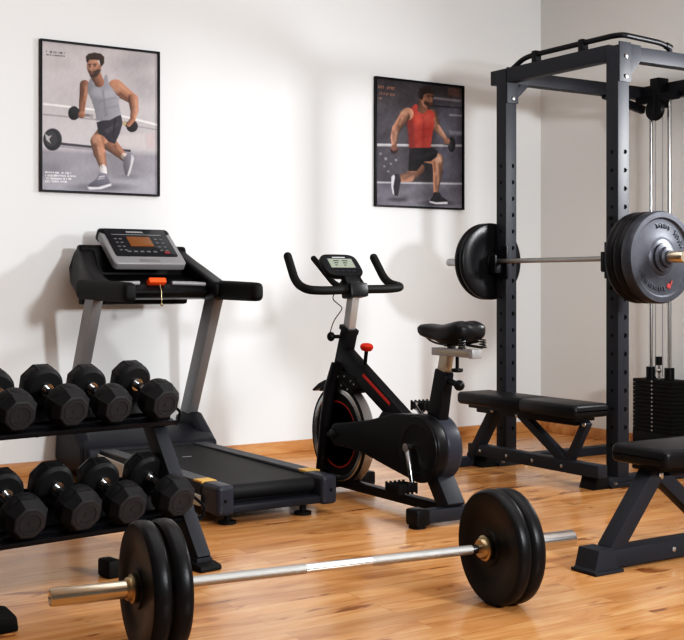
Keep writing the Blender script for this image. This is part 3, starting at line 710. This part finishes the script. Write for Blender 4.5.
    m = MB(); m.prism(poly, lambda a, b, dd: (dd, a, b), -.095, -.036, .012, 0, 3)
    m.build('chain_cover', 'plastic', t)
    m = MB(); m.lathe(V(-.094, cy, cz), (-1, 0, 0), [(.10, -.002), (R*.96, -.002), (R*.94, .006), (R*.70, .008), (R*.68, .004), (.03, .004)], 56)
    m.build('cover_disc', 'plastic', t)
    m = MB(); rp = []
    for k in range(27):
        a = math.radians(88+k*180/26); rp.append((cy-B.y+(R-.004)*math.cos(a), cz+(R-.004)*math.sin(a)))
    rp += [(4.54-B.y, .19), (4.54-B.y, .478)]
    m.prism(rp, lambda a, b, dd: (dd, a, b), -.036, .055, .014, 0, 3); m.build('rear_cover', 'cap', t)
    m = MB(); m.prism([(4.55-B.y, .30), (4.80-B.y, .28), (5.0-B.y, .33), (4.86-B.y, .47), (4.62-B.y, .475), (4.50-B.y, .44)], lambda a, b, dd: (dd, a, b), -.034, .028, .01); m.build('frame_plate', 'frame_black', t)
    # crank and pedals
    for sg, x, dy, dz in ((-1, -.120, -.055, -.168), (1, .09, .015, .175)):
        o = Vector(V(x, 4.525, .335)); e = o+Vector((sg*.01, dy, dz))
        if sg > 0: e = Vector(V(x+.01, 4.76, .50))
        m = MB(); m.bar(o, e, .016, .03, (1, 0, 0), .004, 0, .014, .022); m.cyl(o+Vector((-sg*.04, 0, 0)), o+Vector((sg*.012, 0, 0)), .021, 18); m.cyl(e+Vector((-.008, 0, 0)), e+Vector((.008, 0, 0)), .016, 14)
        crank = m.build('crank_arm', 'chrome', t)
        pc = e+Vector((sg*.062, 0, -.004)); q = MB()
        for yy in (-.046, .046): q.bx(pc.x-.052, pc.x+.052, pc.y+yy-.007, pc.y+yy+.007, pc.z-.019, pc.z+.019, .003)
        for yy in (-.046, .046):
            for k in range(5): q.bx(pc.x-.048+k*.024-.004, pc.x-.048+k*.024+.004, pc.y+yy*1.12-.005, pc.y+yy*1.12+.005, pc.z-.025, pc.z+.025, .001)
        for xx in (-.046, -.016, .016, .046): q.bx(pc.x+xx-.006, pc.x+xx+.006, pc.y-.045, pc.y+.045, pc.z-.011, pc.z+.011, .002)
        q.cyl((pc.x-sg*.06, pc.y, pc.z), (pc.x+sg*.045, pc.y, pc.z), .010, 10)
        for xx in (-.05, .05): q.bx(pc.x+xx-.004, pc.x+xx+.004, pc.y-.05, pc.y+.05, pc.z-.018, pc.z+.018, .002)
        q.build('pedal', 'plastic', crank)
    # seat post, slider, saddle
    MB().bar(V(0, 4.398, .69), V(0, 4.375, .78), .042, .062, (1, 0, 0), .008).build('seat_post', 'warmpost', t)
    m = MB(); m.bx(-.024, .024, 4.17-B.y, 4.465-B.y, .768, .804, .004); m.bx(-.028, .028, 4.155-B.y, 4.185-B.y, .765, .806, .004, 0); m.bx(-.0255, .0255, 4.19-B.y, 4.43-B.y, .778, .796, .003, 1)
    m.build('seat_slider', ['silver', 'warmpost'], t)
    m = MB(); m.cyl(V(0, 4.30, .775), V(0, 4.30, .705), .008, 10); m.lathe(V(0, 4.30, .715), (0, 0, -1), [(.008, 0), (.026, .002), (.028, .010), (.024, .018), (.008, .018)], 18); m.build('slider_knob', 'plastic', t)
    m = MB(); m.cyl(V(0, 4.37, .655), V(0, 4.30, .64), .014, 12); m.ball(V(0, 4.285, .637), .025, 0); m.build('seat_knob', 'plastic', t)
    s = MB()
    secs = [(4.575, .020, .893, .872), (4.568, .030, .902, .862), (4.55, .037, .910, .852), (4.50, .042, .914, .842), (4.44, .050, .913, .835), (4.38, .064, .914, .826), (4.335, .073, .920, .822), (4.285, .084, .929, .824), (4.25, .088, .934, .832), (4.22, .088, .935, .838), (4.195, .080, .928, .846), (4.183, .066, .917, .857), (4.177, .042, .904, .868)]
    rings = []
    for y, hw, zt, zb in secs:
        r = []
        for k in range(24):
            a = 2*PI*k/24; ca, sa = math.cos(a), math.sin(a)
            x = hw*math.copysign(abs(ca)**.75, ca); zm = (zt+zb)/2+.008; z = zm+(zt-zm)*abs(sa)**.8 if sa > 0 else zm-(zm-zb)*abs(sa)**.55
            if sa > 0 and y < 4.45: z -= .010*max(0, 1-abs(x)/.03)
            r.append(V(x, y, z))
        rings.append(r)
    s.loft(rings).build('saddle', 'leather', t, 60)
    m = MB()
    for sg in (-1, 1):
        m.tube(catmull([V(sg*.012, 4.52, .85), V(sg*.018, 4.47, .832), V(sg*.02, 4.40, .822), V(sg*.022, 4.30, .822), V(sg*.045, 4.20, .84)]), .005, 8)
        hel = [V(sg*.06+.014*math.cos(a*.9), 4.19+.014*math.sin(a*.9), .812+a*.0016) for a in range(0, 26)]
        m.tube(hel, .0035, 6)
        m.cyl(V(sg*.06, 4.19, .810), V(sg*.06, 4.19, .816), .019, 12)
        m.tube([V(sg*.06, 4.19, .812), V(sg*.02, 4.26, .822)], .006, 8)
    m.cyl(V(0, 4.345, .80), V(0, 4.335, .845), .02, 14); m.cyl(V(-.04, 4.34, .826), V(.04, 4.34, .826), .013, 12)
    m.build('saddle_springs', 'spring', t)
    # steering post and handlebar
    MB().bar(V(0, 5.225, .80), V(0, 5.165, 1.045), .046, .060, (1, 0, 0), .012).build('handlebar_post', 'post', t)
    m = MB(); m.bar(V(0, 5.215, .85), V(0, 5.205, .875), .07, .09, (1, 0, 0), .006); m.build('post_collar', 'plastic', t)
    m = MB(); m.cyl(V(-.02, 5.24, .825), V(-.055, 5.265, .825), .010, 12); m.ball(V(-.07, 5.275, .825), .022, 0, (1, 1, 1.15)); m.build('post_knob', 'plastic', t)
    m = MB(); m.box(V(0, 5.155, 1.065), (.11, .10, .075), (-.15, 0, 0), .014); m.box(V(0, 5.20, 1.105), (.09, .07, .05), (-.6, 0, 0), .012); m.build('handlebar_clamp', 'plastic', t)
    for sg in (-1, 1):
        P = [V(0, 5.15, 1.072), V(sg*.19, 5.15, 1.066), V(sg*.275, 5.175, 1.070), V(sg*.275, 5.29, 1.105), V(sg*.268, 5.385, 1.245)]
        if sg > 0: P = [V(0, 5.15, 1.072), V(.22, 5.15, 1.074), V(.325, 5.18, 1.084), V(.30, 5.30, 1.105), V(.285, 5.40, 1.245)]
        m = MB(); pth = fillet(P, .075, 8); m.tube(pth, .0225, 16); m.ball(pth[-1], .0223, 0); m.build('handlebar', 'rubber', t)
        m = MB(); P = [V(sg*.055, 5.16, 1.075), V(sg*.085, 5.22, 1.10), V(sg*.10, 5.40, 1.235)]; pth = fillet(P, .03, 6); m.tube(pth, .016, 14); m.ball(pth[-1], .0158, 0); m.build('aero_bar', 'rubber', t)
    # console
    a = math.radians(45); ux = Vector((0, math.sin(a), math.cos(a)))  # up along the face
    cc = Vector(V(0, 5.285, 1.195)); rot = (math.radians(45)-PI/2+PI/2, 0, 0)
    E_ = Euler((math.radians(-45), 0, 0))
    def onface(x, h, d): return cc+Vector((x, 0, 0))+ux*h+Vector((0, -math.cos(a), math.sin(a)))*d
    m = MB(); rr = []
    for k in range(32):
        an = 2*PI*k/32; ca, sa = math.cos(an), math.sin(an)
        rr.append((.115*math.copysign(abs(ca)**.45, ca), .082*math.copysign(abs(sa)**.5, sa)))
    m.prism(rr, lambda x, h, d: onface(x, h, d), -.022, .010, .008); con = m.build('console', 'plastic', t)
    m = MB(); m.prism([(-.095, -.034), (.095, -.034), (.09, .062), (-.09, .062)], lambda x, h, d: onface(x, h, d), .009, .0115, 0); m.build('console_bezel', 'panel', con)
    m = MB(); m.prism([(-.075, -.024), (.075, -.024), (.075, .042), (-.075, .042)], lambda x, h, d: onface(x, h, d), .0112, .013, 0)
    for i, h in enumerate((.026, .010, -.006)):
        for x in (-.045, .01): m.prism([(x, h-.003), (x+.035-.01*i, h-.003), (x+.035-.01*i, h+.003), (x, h+.003)], lambda xx, hh, dd: onface(xx, hh, dd), .0129, .0135, 0, 1)
    m.prism([(-.04, .050), (.04, .050), (.04, .055), (-.04, .055)], lambda xx, hh, dd: onface(xx, hh, dd), .0112, .013, 0, 2)
    m.build('lcd_screen', ['lcd', 'hole', 'mark'], con)
    for x in (-.05, -.017, .017, .05): MB().prism([(x-.012, -.055), (x+.012, -.055), (x+.012, -.042), (x-.012, -.042)], lambda xx, hh, dd: onface(xx, hh, dd), .009, .0135, .002).build('console_button', 'hood', con)
    MB().bar(onface(0, -.02, -.02), V(0, 5.21, 1.10), .05, .02).build('console_stem', 'plastic', t)
    MB().tube(catmull([V(-.13, 5.15, 1.05), V(-.125, 5.165, 1.02), V(-.07, 5.18, .985), V(-.06, 5.19, .965), V(-.085, 5.22, .91), V(-.09, 5.25, .85), V(-.075, 5.27, .835)], 5), .0028, 6).build('sensor_cable', 'rubber', t)
    # brake knob
    m = MB(); m.cyl(V(0, 5.06, .69), V(0, 5.045, .765), .010, 12, 1); m.lathe(V(0, 5.047, .757), (0, -.15, 1), [(.010, 0), (.026, .004), (.034, .016), (.034, .028), (.026, .038), (.01, .042)], 20, 0); m.build('brake_knob', ['red', 'frame_black'], t)
    # axle nut
    m = MB(); m.lathe(V(-.094, 5.215, .325), (-1, 0, 0), [(.024, 0), (.024, .012), (.014, .014), (.014, .03), (.004, .031)], 14); m.build('axle_nut', 'spring', t)
bike()

# ------------------------------------------------------------------ treadmill (local x right, y forward)
def treadmill():
    t = thing('treadmill', 'black and grey treadmill with upright console and orange safety key by the wall', 'treadmill', (2.745, 4.86, 0), math.radians(.5))
    for sg in (-1, 1):
        # side rail: stepped strips with ridges
        m = MB(); m.bx(sg*.240, sg*.328, .13, 1.42, .085, .178, .008, 0)
        for k in range(5): m.bx(sg*(.244+k*.0165), sg*(.244+k*.0165+.010), .20, 1.40, .176, .187, .002, 1)
        m.bx(sg*.245, sg*.322, .125, .215, .176, .1875, .002, 2)
        m.build('side_rail', ['hood', 'rib', 'gold'], t)
        m = MB(); x0, x1 = (sg*.234, sg*.322)
        m.prism([(min(x0, x1), .045), (max(x0, x1), .045), (max(x0, x1), .185), (min(x0, x1), .185)], lambda a, b, d: (a, d, b), -.035, .15, .024, 0, 4)
        m.cyl((sg*.284, -.0345, .115), (sg*.284, -.0365, .115), .008, 12, 1)
        m.build('end_cap', ['cap', 'hole'], t)
        m = MB(); m.prism([(.12, .075), (1.35, .075), (1.60, .10), (1.60, .20), (1.35, .165), (.12, .125)], lambda a, b, d: (d, a, b), sg*.328, sg*.342, .004)
        m.build('side_skirt', 'beige', t)
        fx = .165 if sg > 0 else -.24; m = MB(); m.cyl((fx, .03, 0), (fx, .03, .014), .042, 20); m.cyl((fx, .03, .014), (fx, .03, .06), .016, 14); m.build('levelling_foot', 'rubber', t)
        MB().bar((sg*.368, 1.745, .22), (sg*.366, 1.335, 1.05), .060, .118, (1, 0, 0), .010).build('upright', 'upright', t)
        MB().cyl((sg*.30, 1.55, .0), (sg*.30, 1.55, .10), .05, 20).build('transport_wheel', 'rubber', t)
        # grips
        m = MB(); rings = []
        for y, k in ((1.50, 1), (1.36, 1.), (1.10, .98), (.92, .95), (.865, .93), (.845, .86), (.835, .70), (.832, .45)):
            r = []
            for j in range(20):
                a = 2*PI*j/20; ca, sa = math.cos(a), math.sin(a)
                r.append((sg*.372+.040*k*math.copysign(abs(ca)**.6, ca), y, 1.062+(y-1.1)*.02+.056*k*math.copysign(abs(sa)**.6, sa)))
            rings.append(r)
        m.loft(rings).build('hand_grip', 'rubber', t, 60)
        # sweeping shroud from console back to grip
        m = MB(); pr_ = [(1.22, 1.105), (1.34, 1.145), (1.46, 1.195), (1.56, 1.245), (1.63, 1.285), (1.68, 1.318), (1.73, 1.320), (1.745, 1.28), (1.725, 1.19), (1.66, 1.10), (1.57, 1.045), (1.47, 1.012), (1.34, 1.008), (1.22, 1.02)]
        m.prism(pr_, lambda a, b, d: (sg*(d-.5*max(0, b-1.17)), a, b), .300, .398, .034, 0, 5); m.build('console_shroud', 'plastic', t)
    m = MB(); m.bx(-.24, .24, -.02, .05, .052, .088, .008); m.build('rear_bar', 'hood', t)
    m = MB(); m.bx(-.24, .24, .06, 1.5, .075, .110, .004); m.bx(-.30, .30, 1.3, 1.8, .05, .1, .006); m.build('deck', 'frame_black', t)
    # belt loop round the rear roller
    prof = [(1.46, .178), (.07, .170)]
    for k in range(9):
        a = math.radians(90+k*22.5); prof.append((.065+.036*math.cos(a), .134+.036*math.sin(a)))
    prof += [(1.46, .110)]
    m = MB(); m.prism(prof, lambda a, b, d: (d, a, b), -.238, .238, 0, 0); m.box((0, .95, .1765), (.05, .012, .001), (.0057, 0, 0), 0, 1); m.build('running_belt', ['belt', 'mark'], t)
    # motor hood
    m = MB(); m.prism([(1.36, .12), (1.37, .195), (1.44, .225), (1.60, .262), (1.78, .270), (1.83, .235), (1.845, .12), (1.80, .05), (1.40, .06)], lambda a, b, d: (d, a, b), -.40, .40, .028, 0, 4)
    m.build('motor_hood', 'hood', t)
    for sg in (-1, 1):
        m = MB(); m.prism([(1.40, .06), (1.42, .20), (1.60, .33), (1.72, .345), (1.82, .30), (1.845, .10), (1.78, .04)], lambda a, b, d: (d, a, b), sg*.335, sg*.415, .025, 0, 4); m.build('upright_boot', 'hood', t)
    # crossbar dashboard
    m = MB(); m.prism([(1.34, 1.02), (1.30, 1.055), (1.34, 1.09), (1.50, 1.13), (1.66, 1.17), (1.68, 1.12), (1.58, 1.05), (1.46, 1.01)], lambda a, b, d: (d, a, b), -.345, .345, .018, 0, 3)
    m.build('dashboard', 'plastic', t)
    m = MB(); m.prism([(1.60, 1.08), (1.60, 1.18), (1.66, 1.325), (1.71, 1.325), (1.73, 1.20), (1.66, 1.08)], lambda a, b, d: (d, a, b), -.335, .335, .02, 0, 3); m.build('console_back', 'plastic', t)
    for sg in (-1, 1):
        m = MB(); m.tube([(sg*.10, 1.355, 1.105), (sg*.22, 1.345, 1.102), (sg*.30, 1.335, 1.098)], .013, 12); m.build('pulse_sensor', 'silverplast', t)
    m = MB(); m.box((.0, 1.345, 1.112), (.105, .05, .032), (-.5, 0, 0), .008); key = m.build('safety_key', 'orange', t)
    m = MB(); m.tube([(.01, 1.32, 1.10), (.012, 1.305, 1.06), (.012, 1.30, .99)], .0022, 6); m.ball((.012, 1.30, .985), .008, 0, (1, 1, 1.4)); m.build('key_cord', 'bronze', key)
    # console head, tilted 45 degrees
    a = math.radians(37); up = Vector((0, math.cos(a), math.sin(a))); nr = Vector((0, -math.sin(a), math.cos(a))); cc = Vector((.012, 1.585, 1.315))
    F = lambda x, h, d: cc+Vector((x, 0, 0))+up*h+nr*d
    def rrect(x0, x1, h0, h1, r, taper=0, n=5):
        P = []
        for cx, ch, a0 in ((x1-r, h1-r, 0), (x0+r, h1-r, 90), (x0+r, h0+r, 180), (x1-r, h0+r, 270)):
            for k in range(n):
                q = math.radians(a0+k*90/(n-1)); P.append((cx+r*math.cos(q), ch+r*math.sin(q)))
        return [(x*(1-taper*(h-h0)/(h1-h0)), h) for x, h in P]
    m = MB(); m.prism(rrect(-.222, .222, -.180, .172, .025), F, -.036, .012, .010, 0, 3); con = m.build('console', 'silverplast', t)
    m = MB(); m.prism(rrect(-.224, .224, .10, .170, .03), F, -.05, .0125, .012, 0, 3); m.build('console_top_cap', 'plastic', con)
    m = MB(); m.prism(rrect(-.192, .192, -.112, .160, .015), F, .011, .0155, .002, 0, 2); pan = m.build('control_panel', 'panel', con)
    m = MB(); m.prism(rrect(-.072, .072, -.018, .078, .004), F, .0154, .0185, .001, 0); m.build('amber_screen', 'screen', con)
    rnd = random.Random(2)
    for x in (-.145, -.115, .105, .140):
        for h in (-.055, -.02, .02, .055): MB().prism(rrect(x-.009, x+.009, h-.005, h+.005, .003), F, .0154, .0172, 0, 0).build('console_button', 'rib', con)
    for x in (-.10, -.06, -.02, .02, .06): MB().prism(rrect(x-.012, x+.012, -.075, -.062, .003), F, .0154, .0172, 0, 0).build('console_button', 'rib', con)
    MB().prism(rrect(.118, .150, -.085, -.066, .004), F, .0154, .0180, 0).build('console_button', 'redmark', con)['label'] = 'red stop button'
    MB().prism(rrect(-.155, .155, .0985, .1005, .0008), F, .0154, .0168, 0).build('panel_line', 'mark', con)
    m = MB(); x = -.055
    while x < .045:                                       # maker's word, too small to read
        w = rnd.choice((.007, .009)); m.prism(rrect(x, x+w, .122, .133, .002), F, .0150, .0168, 0); x += w+.004
    m.prism(rrect(-.057, .055, .119, .1205, .0005), F, .0150, .0160, 0)
    m.build('panel_lettering', 'mark', con)
    m = MB(); m.prism(rrect(-.065, .065, -.160, -.135, .008), F, .011, .0145, .002, 0); m.build('console_slot', 'upright', con)
    MB().bx(-.33, .33, 1.62, 1.70, .98, 1.10, .02).build('console_beam', 'plastic', t)
treadmill()

# ------------------------------------------------------------------ dumbbell rack (local x along the shelves, y depth)
RO = (2.038, 4.149, 0); RZ = math.radians(8)
TILT = math.atan2(.06, .19)
def dumbbell_rack():
    t = thing('dumbbell_rack', 'two tier black steel dumbbell rack with sloping shelves at the left', 'dumbbell rack', RO, RZ)
    for x in (-.01, -.965):
        m = MB(); m.bar((x, .03, .03), (x, .405, .575), .062, .072, (1, 0, 0), .005); m.build('leg', 'steel', t)
        m = MB(); y0 = -.02 if x > -.5 else -.27
        m.bx(x-.035, x+.035, y0+.02, .44, .0, .045, .005); m.build('base_foot', 'steel', t)
        m = MB(); m.prism([(y0-.03, 0), (y0-.015, .045), (y0+.07, .062), (y0+.14, .05), (y0+.15, 0)] if x < -.5 else [(y0-.03, 0), (y0-.025, .022), (y0+.05, .034), (y0+.14, .03), (y0+.15, 0)], lambda a, b, d: (d, a, b), x-.05, x+.05, .01); m.build('boot', 'rubber', t)
    m = MB(); m.bx(-.345, .0, .11, .165, .004, .05, .005); m.bx(-.372, -.318, .095, .185, 0, .068, .012); m.build('base_crossbar', 'rubber', t)
    for y0, z0 in ((.108, .168), (.284, .528)):
        ca, sa = math.cos(TILT), math.sin(TILT)
        def S(x, y, z): return (x, y0+y*ca-z*sa, z0+y*sa+z*ca)
        m = MB()
        fn = lambda a, b, d: S(d, a, b)
        xl, xr = -1.02, .050
        m.prism([(0, 0), (0, .019), (.006, .019), (.006, .008), (.332, .008), (.332, .05), (.340, .05), (.340, 0)], fn, xl, xr, .0015)
        m.build('shelf_tray', 'frame_black', t)
        for yy in (.045, .095, .24, .29): MB().prism([(yy, .006), (yy, .020), (yy+.012, .020), (yy+.012, .006)], fn, xl+.01, xr-.01, .002).build('shelf_rib', 'frame_black', t)
        m = MB(); m.tube(fillet([S(xr-.012, .0, .0), S(xr+.004, .0, .012), S(xr+.004, .004, .056), S(xr-.004, .12, .066), S(xr-.004, .33, .05)], .012, 3), .006, 8); m.build('shelf_end_guard', 'frame_black', t)
        for k in range(6):
            x = xr-.04-k*.19; MB().lathe(S(x, .02, 0), (0, sa, -ca), [(.010, 0), (.010, .006), (.004, .009)], 8).build('bolt', 'frame_black', t)
        MB().bx(-.96, .02, y0+.21, y0+.27, z0+.015, z0+.055, .004).build('shelf_beam', 'steel', t)
    return t
dumbbell_rack()

def make_dumbbell(r=.078):
    t = thing('dumbbell', 'dumbbell', 'dumbbell', (0, 0, 0), 0, 'black hex dumbbells on the rack')
    # local y along the handle, front head towards -y; head is a chamfered octagon
    for sg in (-1, 1):
        y0 = .074
        prof = [(r*.55, y0-.010), (r*.80, y0-.004), (r*1.0, y0+.014), (r*1.0, y0+.062), (r*.74, y0+.094), (r*.66, y0+.097)]
        m = MB(); m.lathe((0, 0, 0), (0, sg, 0), prof+[(.001, y0+.095)], 8, 0, [0, 0, 0, 0, 1, 1], PI/8)
        m.lathe((0, 0, 0), (0, sg, 0), [(r*.5, y0-.011), (r*.80, y0-.008), (r*.95, y0+.004), (r*.975, y0+.018), (r*.975, y0+.045), (r*.9, y0+.06)], 36, 0)
        m.lathe((0, 0, 0), (0, sg, 0), [(r*.5, y0+.094), (r*.52, y0+.098), (r*.46, y0+.099), (r*.44, y0+.095)], 32, 1)
        for k in range(5): m.box((-.016+k*.008, sg*(y0+.0965), -r*.34+abs(k-2)*.002), (.004, .002, .008), (0, 0, 0), 0, 1)
        m.cyl((0, sg*(y0+.094), 0), (0, sg*(y0+.0975), 0), .008, 12, 1)
        o = m.build('head', ['headrub', 'headface'], t, 24)
    m = MB(); m.tube([(0, -.075, 0), (0, -.055, 0), (0, -.02, 0), (0, 0, 0), (0, .02, 0), (0, .055, 0), (0, .075, 0)], [.015, .0145, .0165, .0175, .0165, .0145, .015], 18)
    for sg in (-1, 1): m.lathe((0, sg*.050, 0), (0, sg, 0), [(.012, 0), (.025, 0), (.026, .004), (.026, .016), (.012, .016)], 20)
    m.build('handle', 'chrome', t)
    return t
d0 = make_dumbbell()
ROWS = [  # front head positions along the shelf, row base
    ('top', .284, .528, [(-.658, .082), (-.450, .084), (-.255, .079), (-.047, .083)]),
    ('bottom', .108, .168, [(-.705, .083), (-.497, .086), (-.300, .083), (-.090, .084)])]
LAB = {'top': ['black hex dumbbell on the top shelf, cut by the left edge of the photo', 'black hex dumbbell on the top shelf, second from the left edge', 'black hex dumbbell on the top shelf, second from the right end', 'black hex dumbbell at the right end of the top shelf'],
       'bottom': ['black hex dumbbell on the bottom shelf, cut by the left edge of the photo', 'black hex dumbbell on the bottom shelf, second from the left edge', 'black hex dumbbell on the bottom shelf, second from the right end', 'black hex dumbbell at the right end of the bottom shelf']}
first = True
for row, y0, z0, xs in ROWS:
    for i, (x, r) in enumerate(xs):
        ca, sa = math.cos(TILT), math.sin(TILT)
        s = r/.078; h = .0205+r*.98; y = .147
        lx, ly, lz = x+.005, y0+y*ca-h*sa, z0+y*sa+h*ca
        wx = RO[0]+lx*math.cos(RZ)-ly*math.sin(RZ); wy = RO[1]+lx*math.sin(RZ)+ly*math.cos(RZ)
        o = d0 if first else dup(d0, (0, 0, 0), '')
        first = False
        o.location = (wx, wy, lz); o.rotation_mode = 'XYZ'; o.scale = (s, 1, s)
        o.rotation_euler = (Matrix.Rotation(RZ+math.radians((-2, 1.5, 0, 2)[i]), 3, 'Z') @ Matrix.Rotation(TILT, 3, 'X')).to_euler()
        o['label'] = LAB[row][i]; o['group'] = 'black hex dumbbells on the rack'

# ------------------------------------------------------------------ light
def area(name, loc, target, size, power, col):
    l = bpy.data.lights.new(name, 'AREA'); l.energy = power; l.color = col; l.shape = 'RECTANGLE'; l.size = size[0]; l.size_y = size[1]
    o = bpy.data.objects.new(name, l); COL.objects.link(o); o.location = loc
    o.rotation_euler = (Vector(target)-Vector(loc)).to_track_quat('-Z', 'Y').to_euler(); return o
area('key_lamp', (3.4, -.7, 2.0), (3.7, 6.0, 1.1), (.40, .40), 228, (.93, .97, 1.))
wl = area('window_lamp', (5.95, 3.6, 2.1), (2.1, 6.3, 1.0), (.4, .5), 44, (.97, .985, 1.))
wl.data.spread = math.radians(100)
area('overhead_fill', (2.8, 3.4, 3.27), (2.8, 3.4001, 0), (3.4, 3.0), 60, (.96, .985, 1.))  # unseen soft fill from above, added to brighten floor and upper surfaces
w = bpy.data.worlds.new('room_light'); SC.world = w; w.use_nodes = True
w.node_tree.nodes['Background'].inputs[0].default_value = (.98, .99, 1., 1); w.node_tree.nodes['Background'].inputs[1].default_value = .13

# ------------------------------------------------------------------ camera
c = bpy.data.cameras.new('camera'); cam = bpy.data.objects.new('camera', c); COL.objects.link(cam)
c.sensor_width = 36; c.lens = 1190/684*36; c.shift_y = -36/684; c.clip_start = .05
cam.location = (0, 0, 1.1)
th = math.atan2(1858, 1190)
cam.rotation_euler = (PI/2, 0, th-PI/2)
SC.camera = cam
SC.view_settings.view_transform = 'Standard'; SC.view_settings.look = 'None'
SC.view_settings.use_curve_mapping = True
cm = SC.view_settings.curve_mapping; cv = cm.curves[3]
for p in ((.03, .018), (.10, .085), (.30, .31), (.65, .70)): cv.points.new(*p)
cm.update()
SC.view_settings.exposure = 0; SC.view_settings.gamma = 1
